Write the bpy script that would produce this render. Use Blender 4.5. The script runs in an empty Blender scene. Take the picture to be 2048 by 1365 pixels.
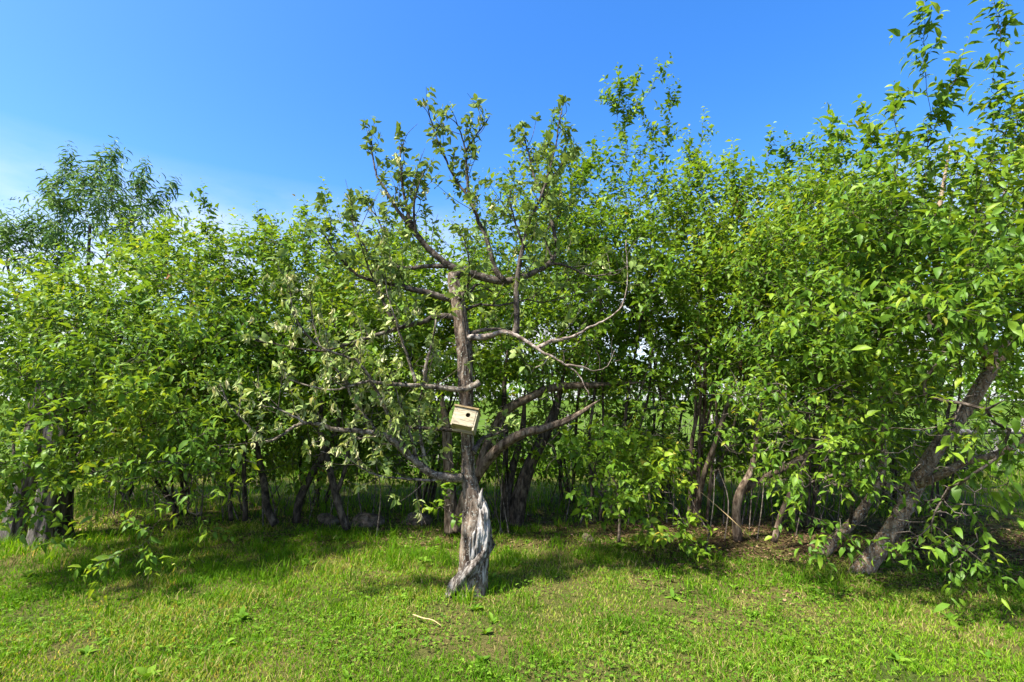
import bpy, bmesh, math, random
import numpy as np
from mathutils import Matrix, Vector

random.seed(7)
RNG = np.random.default_rng(7)
SC = bpy.context.scene
COL = SC.collection

# ------------------------------------------------------------------ camera
CAM_H = 1.55
F_PX = 1024.0                      # focal length in pixels of a 2048 px wide picture (18 mm on 36 mm)
TILT = math.atan((800 - 682.5) / F_PX)
cam = bpy.data.cameras.new('camera')
cam.lens = 18.0
cam.sensor_width = 36.0
cam.clip_start = 0.05
cam.clip_end = 3000
cam_o = bpy.data.objects.new('camera', cam)
COL.objects.link(cam_o)
cam_o.location = (0, 0, CAM_H)
cam_o.rotation_euler = (math.pi / 2 + TILT, 0, 0)
SC.camera = cam_o

# ------------------------------------------------------------------ sky, sun, exposure
SUN_DIR = Vector((-0.62, -0.42, 1.12)).normalized()       # towards the sun
SUN_EL = math.asin(SUN_DIR.z)
SUN_AZ = math.atan2(SUN_DIR.x, SUN_DIR.y)
w = bpy.data.worlds.new('World')
SC.world = w
w.use_nodes = True
nt = w.node_tree
nt.nodes.clear()
sky = nt.nodes.new('ShaderNodeTexSky')
sky.sky_type = 'NISHITA'
sky.sun_disc = False
sky.sun_elevation = SUN_EL
sky.sun_rotation = SUN_AZ
sky.altitude = 100
sky.air_density = 1.0
sky.dust_density = 1.4
sky.ozone_density = 3.0
hs = nt.nodes.new('ShaderNodeHueSaturation')
hs.inputs['Saturation'].default_value = 1.36
hs.inputs['Hue'].default_value = 0.508
nt.links.new(sky.outputs[0], hs.inputs['Color'])
# thin white wisps low above the horizon, all the way round
tc = nt.nodes.new('ShaderNodeTexCoord')
mp = nt.nodes.new('ShaderNodeMapping')
mp.inputs['Scale'].default_value = (3.0, 3.0, 9.0)
nz = nt.nodes.new('ShaderNodeTexNoise')
nz.inputs['Scale'].default_value = 1.3
nz.inputs['Detail'].default_value = 7
nz.inputs['Roughness'].default_value = 0.55
nt.links.new(tc.outputs['Generated'], mp.inputs[0])
nt.links.new(mp.outputs[0], nz.inputs['Vector'])
cr = nt.nodes.new('ShaderNodeMapRange')
cr.inputs[1].default_value = 0.30
cr.inputs[2].default_value = 0.62
nt.links.new(nz.outputs[0], cr.inputs[0])
sx = nt.nodes.new('ShaderNodeSeparateXYZ')
nt.links.new(tc.outputs['Generated'], sx.inputs[0])
hr = nt.nodes.new('ShaderNodeMapRange')
hr.inputs[1].default_value = 0.38
hr.inputs[2].default_value = 0.20
nt.links.new(sx.outputs[2], hr.inputs[0])
mm = nt.nodes.new('ShaderNodeMath')
mm.operation = 'MULTIPLY'
nt.links.new(cr.outputs[0], mm.inputs[0])
nt.links.new(hr.outputs[0], mm.inputs[1])
mx = nt.nodes.new('ShaderNodeMix')
mx.data_type = 'RGBA'
nt.links.new(mm.outputs[0], mx.inputs[0])
nt.links.new(hs.outputs[0], mx.inputs[6])
mx.inputs[7].default_value = (3.4, 3.5, 3.7, 1)
bg = nt.nodes.new('ShaderNodeBackground')
bg.inputs[1].default_value = 0.12
nt.links.new(mx.outputs[2], bg.inputs[0])
wo = nt.nodes.new('ShaderNodeOutputWorld')
nt.links.new(bg.outputs[0], wo.inputs[0])

sl = bpy.data.lights.new('sun', 'SUN')
sl.energy = 5.0
sl.angle = math.radians(3.0)
sl.color = (1.0, 0.95, 0.86)
so = bpy.data.objects.new('sun', sl)
COL.objects.link(so)
so.rotation_euler = SUN_DIR.to_track_quat('Z', 'Y').to_euler()
so.location = (-6, -6, 12)

SC.view_settings.view_transform = 'Standard'
SC.view_settings.look = 'None'
SC.view_settings.exposure = 1.6
SC.view_settings.gamma = 1.0
SC.cycles.max_bounces = 8
SC.cycles.transmission_bounces = 6
SC.cycles.diffuse_bounces = 5


# ------------------------------------------------------------------ measuring helpers
def P(px, py, Y):
    """Point at distance Y in front of the lens that the photograph shows at pixel (px, py)."""
    x = (px - 1024) / F_PX
    v = (682.5 - py) / F_PX
    dy = math.cos(TILT) - v * math.sin(TILT)
    dz = math.sin(TILT) + v * math.cos(TILT)
    s = Y / dy
    return np.array((x * s, Y, CAM_H + dz * s))


def G(px, py):
    """Ground point under pixel."""
    v = (682.5 - py) / F_PX
    dy = math.cos(TILT) - v * math.sin(TILT)
    dz = math.sin(TILT) + v * math.cos(TILT)
    s = -CAM_H / dz
    return np.array(((px - 1024) / F_PX * s, dy * s, 0.0))


def project(p):
    d = p - np.array((0, 0, CAM_H))
    f = d[:, 1] * math.cos(TILT) + d[:, 2] * math.sin(TILT)
    u = -d[:, 1] * math.sin(TILT) + d[:, 2] * math.cos(TILT)
    f = np.maximum(f, 1e-3)
    return 1024 + d[:, 0] / f * F_PX, 682.5 - u / f * F_PX, f


def unit(a):
    a = np.asarray(a, float)
    return a / np.maximum(np.linalg.norm(a, axis=-1, keepdims=True), 1e-9)


_lat = np.random.default_rng(99).random((64, 64))


def noise2(x, y):
    x = np.asarray(x, float)
    y = np.asarray(y, float)
    xi = np.floor(x).astype(int)
    yi = np.floor(y).astype(int)
    fx = x - xi
    fy = y - yi
    fx = fx * fx * (3 - 2 * fx)
    fy = fy * fy * (3 - 2 * fy)
    a = _lat[xi % 64, yi % 64]
    b = _lat[(xi + 1) % 64, yi % 64]
    c = _lat[xi % 64, (yi + 1) % 64]
    d = _lat[(xi + 1) % 64, (yi + 1) % 64]
    return (a * (1 - fx) + b * fx) * (1 - fy) + (c * (1 - fx) + d * fx) * fy


def fbm(x, y, o=4):
    s = 0
    a = 0.5
    for i in range(o):
        s = s + a * noise2(x * 2 ** i + 17 * i, y * 2 ** i + 5 * i)
        a *= 0.5
    return s / (1 - 0.5 ** o)


def ground_z(x, y):
    return 0.05 * (fbm(np.asarray(x) * 0.5 + 31, np.asarray(y) * 0.5 + 11, 3) - 0.5)


# ------------------------------------------------------------------ materials
def new_mat(name):
    m = bpy.data.materials.new(name)
    m.use_nodes = True
    t = m.node_tree
    b = t.nodes['Principled BSDF']
    return m, t, b


def ramp(t, stops):
    r = t.nodes.new('ShaderNodeValToRGB')
    e = r.color_ramp.elements
    while len(e) < len(stops):
        e.new(0.5)
    for k, (p, c) in enumerate(stops):
        e[k].position = p
        e[k].color = (*c, 1)
    return r


def leaf_mat(name, stops, transl, tcol, rough=0.45, spec=0.2):
    m, t, b = new_mat(name)
    at = t.nodes.new('ShaderNodeAttribute')
    at.attribute_name = 'tone'
    r = ramp(t, stops)
    t.links.new(at.outputs['Fac'], r.inputs[0])
    # faint blotches inside each leaf
    nz = t.nodes.new('ShaderNodeTexNoise')
    nz.inputs['Scale'].default_value = 60
    mr = t.nodes.new('ShaderNodeMapRange')
    mr.inputs[1].default_value = 0.3
    mr.inputs[2].default_value = 0.7
    mr.inputs[3].default_value = 0.82
    mr.inputs[4].default_value = 1.15
    tcn = t.nodes.new('ShaderNodeTexCoord')
    t.links.new(tcn.outputs['Object'], nz.inputs['Vector'])
    t.links.new(nz.outputs[0], mr.inputs[0])
    mul = t.nodes.new('ShaderNodeVectorMath')
    mul.operation = 'SCALE'
    t.links.new(r.outputs[0], mul.inputs[0])
    t.links.new(mr.outputs[0], mul.inputs['Scale'])
    t.links.new(mul.outputs[0], b.inputs['Base Color'])
    b.inputs['Roughness'].default_value = rough
    b.inputs['Specular IOR Level'].default_value = spec
    tr = t.nodes.new('ShaderNodeBsdfTranslucent')
    tm = t.nodes.new('ShaderNodeMix')
    tm.data_type = 'RGBA'
    tm.blend_type = 'MULTIPLY'
    tm.inputs[0].default_value = 1.0
    t.links.new(mul.outputs[0], tm.inputs[6])
    tm.inputs[7].default_value = (*tcol, 1)
    t.links.new(tm.outputs[2], tr.inputs[0])
    mix = t.nodes.new('ShaderNodeMixShader')
    mix.inputs[0].default_value = transl
    t.links.new(b.outputs[0], mix.inputs[1])
    t.links.new(tr.outputs[0], mix.inputs[2])
    t.links.new(mix.outputs[0], t.nodes['Material Output'].inputs[0])
    return m


def bark_mat(name, c0, c1, c2, scale=14, stretch=0.25, bump=0.6, lichen=0.0, lich_col=(0.32, 0.34, 0.28)):
    m, t, b = new_mat(name)
    tcn = t.nodes.new('ShaderNodeTexCoord')
    mp = t.nodes.new('ShaderNodeMapping')
    mp.inputs['Scale'].default_value = (1, 1, stretch)
    t.links.new(tcn.outputs['Object'], mp.inputs[0])
    n1 = t.nodes.new('ShaderNodeTexNoise')
    n1.inputs['Scale'].default_value = scale
    n1.inputs['Detail'].default_value = 9
    n1.inputs['Roughness'].default_value = 0.68
    n1.inputs['Distortion'].default_value = 0.4
    t.links.new(mp.outputs[0], n1.inputs['Vector'])
    r = ramp(t, [(0.39, c0), (0.5, c1), (0.62, c2)])
    t.links.new(n1.outputs[0], r.inputs[0])
    col = r.outputs[0]
    if lichen > 0:
        n2 = t.nodes.new('ShaderNodeTexNoise')
        n2.inputs['Scale'].default_value = scale * 2.6
        n2.inputs['Detail'].default_value = 5
        t.links.new(tcn.outputs['Object'], n2.inputs['Vector'])
        mr = t.nodes.new('ShaderNodeMapRange')
        mr.inputs[1].default_value = 0.62 - 0.16 * lichen
        mr.inputs[2].default_value = 0.70 - 0.14 * lichen
        t.links.new(n2.outputs[0], mr.inputs[0])
        mx = t.nodes.new('ShaderNodeMix')
        mx.data_type = 'RGBA'
        t.links.new(mr.outputs[0], mx.inputs[0])
        t.links.new(col, mx.inputs[6])
        mx.inputs[7].default_value = (*lich_col, 1)
        col = mx.outputs[2]
    t.links.new(col, b.inputs['Base Color'])
    b.inputs['Roughness'].default_value = 0.9
    b.inputs['Specular IOR Level'].default_value = 0.15
    bp = t.nodes.new('ShaderNodeBump')
    bp.inputs['Strength'].default_value = bump
    bp.inputs['Distance'].default_value = 0.02
    t.links.new(n1.outputs[0], bp.inputs['Height'])
    t.links.new(bp.outputs[0], b.inputs['Normal'])
    return m


HEDGE_STOPS = [(0.0, (0.050, 0.120, 0.010)), (0.45, (0.108, 0.212, 0.016)),
               (0.80, (0.200, 0.312, 0.024)), (0.94, (0.27, 0.37, 0.030)), (1.0, (0.38, 0.33, 0.05))]
M_HEDGE = leaf_mat('hedge_leaf', HEDGE_STOPS, 0.42, (1.5, 1.25, 0.6))
M_PLUM = leaf_mat('plum_leaf', [(0.0, (0.055, 0.130, 0.014)), (0.5, (0.112, 0.220, 0.020)),
                                (0.82, (0.212, 0.318, 0.026)), (0.95, (0.27, 0.36, 0.03)), (1.0, (0.34, 0.35, 0.05))], 0.42, (1.5, 1.25, 0.6))
M_APPLE = leaf_mat('apple_leaf', [(0.0, (0.100, 0.165, 0.030)), (0.45, (0.205, 0.285, 0.070)),
                                  (0.8, (0.400, 0.440, 0.180)), (1.0, (0.64, 0.58, 0.34))], 0.30, (1.3, 1.2, 0.7), 0.7, 0.15)
M_WILLOW = leaf_mat('slim_leaf', [(0.0, (0.045, 0.105, 0.030)), (0.6, (0.090, 0.180, 0.045)),
                                  (1.0, (0.140, 0.230, 0.060))], 0.35, (1.3, 1.2, 0.7))
M_DEADLEAF = leaf_mat('dead_leaf', [(0.0, (0.10, 0.045, 0.018)), (0.6, (0.22, 0.10, 0.035)),
                                    (1.0, (0.50, 0.13, 0.03))], 0.25, (1.2, 1.0, 0.8), 0.8)
M_GRASS = leaf_mat('grass_blade', [(0.0, (0.055, 0.140, 0.006)), (0.40, (0.118, 0.265, 0.008)),
                                   (0.62, (0.205, 0.340, 0.012)), (0.80, (0.33, 0.32, 0.085)),
                                   (1.0, (0.45, 0.36, 0.16))], 0.46, (1.4, 1.25, 0.5), 0.7, 0.10)
M_CLOVER = leaf_mat('clover_leaf', [(0.0, (0.060, 0.145, 0.012)), (0.6, (0.115, 0.230, 0.016)),
                                    (1.0, (0.19, 0.31, 0.03))], 0.38, (1.4, 1.25, 0.5), 0.6, 0.12)
M_LITTER = leaf_mat('leaf_litter', [(0.0, (0.045, 0.026, 0.015)), (0.6, (0.13, 0.075, 0.040)),
                                    (1.0, (0.30, 0.20, 0.11))], 0.1, (1, 1, 1), 0.9)
M_BARK_APPLE = bark_mat('apple_bark', (0.024, 0.016, 0.011), (0.115, 0.083, 0.058), (0.27, 0.215, 0.16), 24, 0.3, 1.0,
                        0.30, (0.26, 0.255, 0.21))
M_LIMB_APPLE = bark_mat('backlit_limb_bark', (0.018, 0.013, 0.010), (0.055, 0.043, 0.032), (0.12, 0.10, 0.078), 26, 0.6, 0.6,  # bark colour darkened to imitate backlit upper limbs
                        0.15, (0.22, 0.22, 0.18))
M_LOWLIMB = bark_mat('lit_limb_bark', (0.030, 0.022, 0.016), (0.115, 0.092, 0.068), (0.24, 0.205, 0.155), 26, 0.6, 0.8, 0.25, (0.30, 0.29, 0.24))  # lighter copy of the limb bark, sunlight put into its colour
M_BARE = bark_mat('bleached_wood', (0.035, 0.027, 0.021), (0.27, 0.245, 0.215), (0.46, 0.44, 0.41), 26, 0.22, 1.0)
M_DEADLIMB = bark_mat('dead_limb_wood', (0.05, 0.036, 0.028), (0.20, 0.155, 0.12), (0.38, 0.34, 0.29), 22, 0.9, 0.8)
M_TWIST = bark_mat('twisted_wood', (0.022, 0.017, 0.013), (0.13, 0.11, 0.09), (0.30, 0.275, 0.245), 34, 0.5, 1.0)
M_GREYWOOD = bark_mat('weathered_grey_bark', (0.022, 0.018, 0.015), (0.085, 0.074, 0.062), (0.18, 0.16, 0.138), 18, 0.20, 1.0)
M_DARKBARK = bark_mat('dark_bark', (0.016, 0.013, 0.010), (0.055, 0.043, 0.033), (0.13, 0.105, 0.08), 20, 0.4, 0.7)
M_BROWNBARK = bark_mat('brown_bark', (0.030, 0.020, 0.014), (0.115, 0.082, 0.056), (0.23, 0.18, 0.13), 22, 0.35, 0.8)
M_LICHENBARK = bark_mat('lichen_bark', (0.035, 0.026, 0.02), (0.16, 0.108, 0.066), (0.31, 0.235, 0.155), 24, 0.35, 1.0,
                        0.38, (0.27, 0.27, 0.23))
M_TWIG = bark_mat('twig_bark', (0.025, 0.019, 0.014), (0.075, 0.058, 0.044), (0.16, 0.13, 0.105), 30, 0.8, 0.2)
M_DEADTWIG = bark_mat('dead_twig', (0.04, 0.031, 0.024), (0.11, 0.088, 0.070), (0.21, 0.18, 0.15), 30, 0.8, 0.2)
M_STONE = bark_mat('field_stone', (0.045, 0.033, 0.023), (0.115, 0.084, 0.058), (0.20, 0.155, 0.115), 14, 1.0, 0.7, 0.4,
                   (0.07, 0.085, 0.03))
M_FENCEWOOD = bark_mat('fence_wood', (0.07, 0.06, 0.052), (0.19, 0.175, 0.16), (0.34, 0.32, 0.30), 18, 1.0, 0.5)


def simple_mat(name, col, rough=0.6, metal=0.0):
    m, t, b = new_mat(name)
    b.inputs['Base Color'].default_value = (*col, 1)
    b.inputs['Roughness'].default_value = rough
    b.inputs['Metallic'].default_value = metal
    return m


M_WIRE = simple_mat('fence_wire', (0.18, 0.17, 0.16), 0.55, 0.6)
M_STALK = simple_mat('dry_stalk', (0.42, 0.30, 0.14), 0.8)
M_NAIL = simple_mat('nail', (0.10, 0.09, 0.08), 0.5, 0.7)


def plank_mat(name, c0, c1, c2, axis_scale):
    m, t, b = new_mat(name)
    tcn = t.nodes.new('ShaderNodeTexCoord')
    mp = t.nodes.new('ShaderNodeMapping')
    mp.inputs['Scale'].default_value = axis_scale
    t.links.new(tcn.outputs['Object'], mp.inputs[0])
    n1 = t.nodes.new('ShaderNodeTexNoise')
    n1.inputs['Scale'].default_value = 1
    n1.inputs['Detail'].default_value = 8
    n1.inputs['Roughness'].default_value = 0.65
    n1.inputs['Distortion'].default_value = 0.5
    t.links.new(mp.outputs[0], n1.inputs['Vector'])
    r = ramp(t, [(0.38, c0), (0.48, c1), (0.62, c2)])
    t.links.new(n1.outputs[0], r.inputs[0])
    t.links.new(r.outputs[0], b.inputs['Base Color'])
    b.inputs['Roughness'].default_value = 0.75
    bp = t.nodes.new('ShaderNodeBump')
    bp.inputs['Strength'].default_value = 0.25
    bp.inputs['Distance'].default_value = 0.003
    t.links.new(n1.outputs[0], bp.inputs['Height'])
    t.links.new(bp.outputs[0], b.inputs['Normal'])
    return m


M_PINE = plank_mat('pale_pine', (0.15, 0.12, 0.07), (0.29, 0.245, 0.15), (0.36, 0.315, 0.21), (9, 40, 90))
M_PINE_ROOF = plank_mat('weathered_pine', (0.10, 0.06, 0.02), (0.22, 0.15, 0.055), (0.30, 0.22, 0.10), (9, 40, 90))


# ------------------------------------------------------------------ mesh helpers
def link(name, me, mat, parent=None):
    me.materials.append(mat) if len(me.materials) == 0 else None
    o = bpy.data.objects.new(name, me)
    COL.objects.link(o)
    if parent is not None:
        o.parent = parent
    return o


def mesh_tris(name, verts, tris, tone=None, smooth=True):
    verts = np.ascontiguousarray(verts, dtype=np.float32)
    tris = np.ascontiguousarray(tris, dtype=np.int32)
    me = bpy.data.meshes.new(name)
    me.vertices.add(len(verts))
    me.vertices.foreach_set('co', verts.ravel())
    me.loops.add(tris.size)
    me.loops.foreach_set('vertex_index', tris.ravel())
    me.polygons.add(len(tris))
    me.polygons.foreach_set('loop_start', np.arange(0, tris.size, 3, dtype=np.int32))
    me.polygons.foreach_set('loop_total', np.full(len(tris), 3, dtype=np.int32))
    if smooth:
        me.polygons.foreach_set('use_smooth', np.ones(len(tris), dtype=bool))
    if tone is not None:
        a = me.attributes.new('tone', 'FLOAT', 'POINT')
        a.data.foreach_set('value', np.ascontiguousarray(tone, dtype=np.float32))
    me.update()
    me.validate()
    return me


class MB:
    """Collects triangles of tubes and cones into one mesh."""

    def __init__(s):
        s.v, s.t, s.n = [], [], 0

    def add(s, v, t):
        s.v.append(np.asarray(v, float))
        s.t.append(np.asarray(t, int) + s.n)
        s.n += len(v)

    def tube(s, path, rad, k=6, lump=0.0, cap=True, seed=0, flute=False):
        path = np.asarray(path, float)
        rad = np.asarray(rad, float)
        n = len(path)
        tg = unit(np.gradient(path, axis=0))
        ref = np.array((1.0, 0, 0)) if abs(tg[0][0]) < 0.8 else np.array((0, 1.0, 0))
        u = np.zeros_like(path)
        c = np.cross(tg[0], ref)
        u[0] = c / np.linalg.norm(c)
        for i in range(1, n):
            q = u[i - 1] - tg[i] * np.dot(u[i - 1], tg[i])
            u[i] = q / max(np.linalg.norm(q), 1e-9)
        vv = np.cross(tg, u)
        th = np.arange(k) * 2 * math.pi / k
        R = np.repeat(rad[:, None], k, 1)
        if lump > 0:
            L = np.concatenate([[0], np.cumsum(np.linalg.norm(np.diff(path, axis=0), axis=1))])
            c1 = np.cos(th)[None] + 0 * L[:, None]
            s1 = np.sin(th)[None] + 0 * L[:, None]
            if flute:
                R = R * (1 + 1.1 * lump * (fbm(c1 * 2.6 + seed * 7 + 20, s1 * 2.6 + L[:, None] * 0.9, 4) - 0.5)
                         + 0.5 * lump * (fbm(c1 * 7 + 40 + L[:, None] * .6, s1 * 7 + L[:, None] * 3, 3) - 0.5))
            else:
                R = R * (1 + lump * (fbm(L[:, None] * 9 + seed * 3.1 + 0 * th[None], th[None] * 1.6 + seed + 0 * L[:, None], 3) - 0.5) * 2)
        v = path[:, None, :] + R[..., None] * (np.cos(th)[None, :, None] * u[:, None, :] + np.sin(th)[None, :, None] * vv[:, None, :])
        v = v.reshape(-1, 3)
        i = np.arange(n - 1)[:, None] * k
        j = np.arange(k)[None, :]
        a = (i + j).ravel()
        b = (i + (j + 1) % k).ravel()
        t = np.concatenate([np.stack([a, b, b + k], 1), np.stack([a, b + k, a + k], 1)])
        if cap:
            v = np.concatenate([v, path[-1:] + tg[-1:] * rad[-1] * 0.7, path[:1]])
            e = (n - 1) * k
            jj = np.arange(k)
            t = np.concatenate([t, np.stack([e + jj, e + (jj + 1) % k, np.full(k, n * k)], 1),
                                np.stack([(jj + 1) % k, jj, np.full(k, n * k + 1)], 1)])
        s.add(v, t)

    def build(s, name, mat, parent=None, base=None, smooth=True):
        if not s.v:
            return None
        v = np.concatenate(s.v)
        if base is not None:
            v = v - base
        return link(name, mesh_tris(name, v, np.concatenate(s.t), None, smooth), mat, parent)


def cat(pts, sub=4):
    """Catmull-Rom through points (any columns)."""
    p = np.asarray(pts, float)
    if len(p) < 3:
        t = np.linspace(0, 1, sub + 1)[:, None]
        return p[0] * (1 - t) + p[-1] * t
    q = np.concatenate([[2 * p[0] - p[1]], p, [2 * p[-1] - p[-2]]])
    out = []
    for i in range(1, len(q) - 2):
        for s in range(sub):
            t = s / sub
            out.append(0.5 * (2 * q[i] + (q[i + 1] - q[i - 1]) * t + (2 * q[i - 1] - 5 * q[i] + 4 * q[i + 1] - q[i + 2]) * t * t
                              + (3 * q[i] - q[i - 1] - 3 * q[i + 1] + q[i + 2]) * t ** 3))
    out.append(p[-1])
    return np.array(out)


def thing(name, loc, label, category, group=None):
    o = bpy.data.objects.new(name, None)
    COL.objects.link(o)
    o.empty_display_size = 0.1
    o.location = loc
    o['label'] = label
    o['category'] = category
    if group:
        o['group'] = group
    return o


def tag(o, label=None, category=None, group=None, kind=None):
    for k, val in (('label', label), ('category', category), ('group', group), ('kind', kind)):
        if val:
            o[k] = val
    return o


# leaf templates in (side, along, normal)
LEAF8_V = np.array([(0, 0, 0), (-.42, .30, .10), (0, .30, .02), (.42, .30, .10), (-.36, .64, .05), (0, .64, -.03),
                    (.36, .64, .05), (0, 1.0, -.20)])
LEAF8_T = np.array([(0, 2, 1), (0, 3, 2), (1, 2, 5), (1, 5, 4), (2, 3, 6), (2, 6, 5), (4, 5, 7), (5, 6, 7)])
LEAF4_V = np.array([(0, 0, 0), (-.45, .45, .10), (0, .48, -.01), (.45, .45, .10), (0, 1.0, -.16)])
LEAF4_T = np.array([(0, 2, 1), (0, 3, 2), (1, 2, 4), (2, 3, 4)])
CURL8_V = np.array([(0, 0, 0), (-.22, .30, .22), (0, .32, 0), (.22, .30, .22), (-.20, .66, .12), (0, .66, -.10),
                    (.20, .66, .12), (0, .95, -.36)])


def leaf_frames(D, up=1.0, rnd=0.55, rng=RNG):
    n = len(D)
    N = np.tile((0, 0, up), (n, 1)) + rng.normal(0, rnd, (n, 3))
    N = N - D * np.sum(N * D, 1, keepdims=True)
    N = unit(N)
    S = np.cross(D, N)
    return S, N


def leaf_mesh_arrays(p, D, S, N, L, W, tone, tv, tt):
    m = len(tv)
    v = p[:, None, :] + (tv[None, :, 0:1] * (S * W[:, None])[:, None, :] + tv[None, :, 1:2] * (D * L[:, None])[:, None, :]
                         + tv[None, :, 2:3] * (N * L[:, None])[:, None, :])
    t = tt[None] + (np.arange(len(p)) * m)[:, None, None]
    return v.reshape(-1, 3), t.reshape(-1, 3), np.repeat(tone, m)


LEAF_PROTO = {}


def leaf_proto(mat, tv, tt, key, nvar=7):
    kk = (mat.name, key)
    if kk not in LEAF_PROTO:
        L = []
        rr = np.random.default_rng(3)
        for i in range(nvar):
            v = tv.copy()
            v[:, 2] += 0.05 * rr.normal(size=len(v)) * (v[:, 1] > 0)
            me = mesh_tris('leaf', v, tt, np.full(len(v), 0.08 + 0.84 * i / (nvar - 1)))
            me.materials.append(mat)
            L.append(me)
        LEAF_PROTO[kk] = L
    return LEAF_PROTO[kk]


def put_leaves(root, base, mat, p, D, S, N, L, W, tone, tv, tt, n_single, key='l', part='foliage'):
    """The n_single leaves that show largest become leaf objects, the rest one foliage part."""
    px, py, f = project(p)
    score = L / f
    score = np.where((px > 5) & (px < 2043) & (py > 5) & (py < 1360), score, -1)
    order = np.argsort(-score)
    n_single = min(n_single, int((score > 0).sum()))
    sel = order[:n_single]
    rest = np.ones(len(p), bool)
    rest[sel] = False
    if rest.any():
        v, t, tn = leaf_mesh_arrays((p - base)[rest], D[rest], S[rest], N[rest], L[rest], W[rest], tone[rest], tv, tt)
        o = link(part, mesh_tris(part, v, t, tn), mat, root)
        if n_single or True:
            o['kind'] = 'stuff'
    if n_single:
        prot = leaf_proto(mat, tv, tt, key)
        for i in sel:
            me = prot[int(np.clip(round((tone[i] - 0.08) / 0.84 * (len(prot) - 1)), 0, len(prot) - 1))]
            o = bpy.data.objects.new('leaf', me)
            COL.objects.link(o)
            o.parent = root
            q = p[i] - base
            a, b, c = S[i] * W[i], D[i] * L[i], N[i] * L[i]
            o.matrix_local = Matrix(((a[0], b[0], c[0], q[0]), (a[1], b[1], c[1], q[1]), (a[2], b[2], c[2], q[2]), (0, 0, 0, 1)))


def shoots_to_leaves(sp, sd, sl, nl, rng, L0, ratio, droop=0.25, upright=1.0, spread=0.95, rnd=0.55, youth=None, jit=0.36):
    """Alternate leaves along every shoot (start, direction, length). Returns leaf arrays."""
    n = len(sp)
    t = (np.arange(nl)[None] + rng.random((n, nl))) / nl
    t = np.clip(t, 0, 1)
    bend = np.zeros((n, 3))
    bend[:, 2] = 0.18 * sl * (rng.random(n) - 0.35)
    pos = sp[:, None] + sd[:, None] * (sl[:, None] * t)[..., None] + bend[:, None] * (t ** 2)[..., None]
    ref = unit(np.cross(sd, rng.normal(size=(n, 3))))
    ref2 = np.cross(sd, ref)
    phi = np.arange(nl)[None] * 2.4 + rng.random((n, 1)) * 6.28 + rng.normal(0, .3, (n, nl))
    rad = np.cos(phi)[..., None] * ref[:, None] + np.sin(phi)[..., None] * ref2[:, None]
    D = sd[:, None] * 0.55 + rad * spread
    D[..., 2] -= droop
    D = unit(D + rng.normal(0, .12, D.shape)).reshape(-1, 3)
    pos = pos.reshape(-1, 3)
    L = L0 * (1 + rng.normal(0, jit, len(pos))).clip(0.45, 1.7)
    L = L * (1.08 - 0.45 * (t.ravel() > 0.86))
    W = L * ratio * (1 + rng.normal(0, .12, len(pos))).clip(.6, 1.4)
    S, N = leaf_frames(D, upright, rnd, rng)
    tone = 0.12 + 0.45 * rng.random(len(pos)) + 0.18 * np.repeat(rng.random(n), nl) + 0.22 * (t.ravel() ** 3) * np.repeat(rng.random(n), nl)
    if youth is not None:
        tone = tone + np.repeat(youth, nl) * t.ravel() ** 2
    return pos, D, S, N, L, W, tone.clip(0, 1)


def shoot_stems(mb, sp, sd, sl, r):
    n = len(sp)
    a = unit(np.cross(sd, np.array((0.3, 0.7, 0.64))))
    b = np.cross(sd, a)
    th = np.arange(3) * 2.0944
    ring = np.cos(th)[None, :, None] * a[:, None] + np.sin(th)[None, :, None] * b[:, None]
    v0 = sp[:, None] + ring * r[:, None, None]
    tip = (sp + sd * sl[:, None] * 0.96)[:, None]
    v = np.concatenate([v0, tip], 1).reshape(-1, 3)
    t = np.array([(0, 1, 3), (1, 2, 3), (2, 0, 3)])[None] + (np.arange(n) * 4)[:, None, None]
    mb.add(v, t.reshape(-1, 3))


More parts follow.
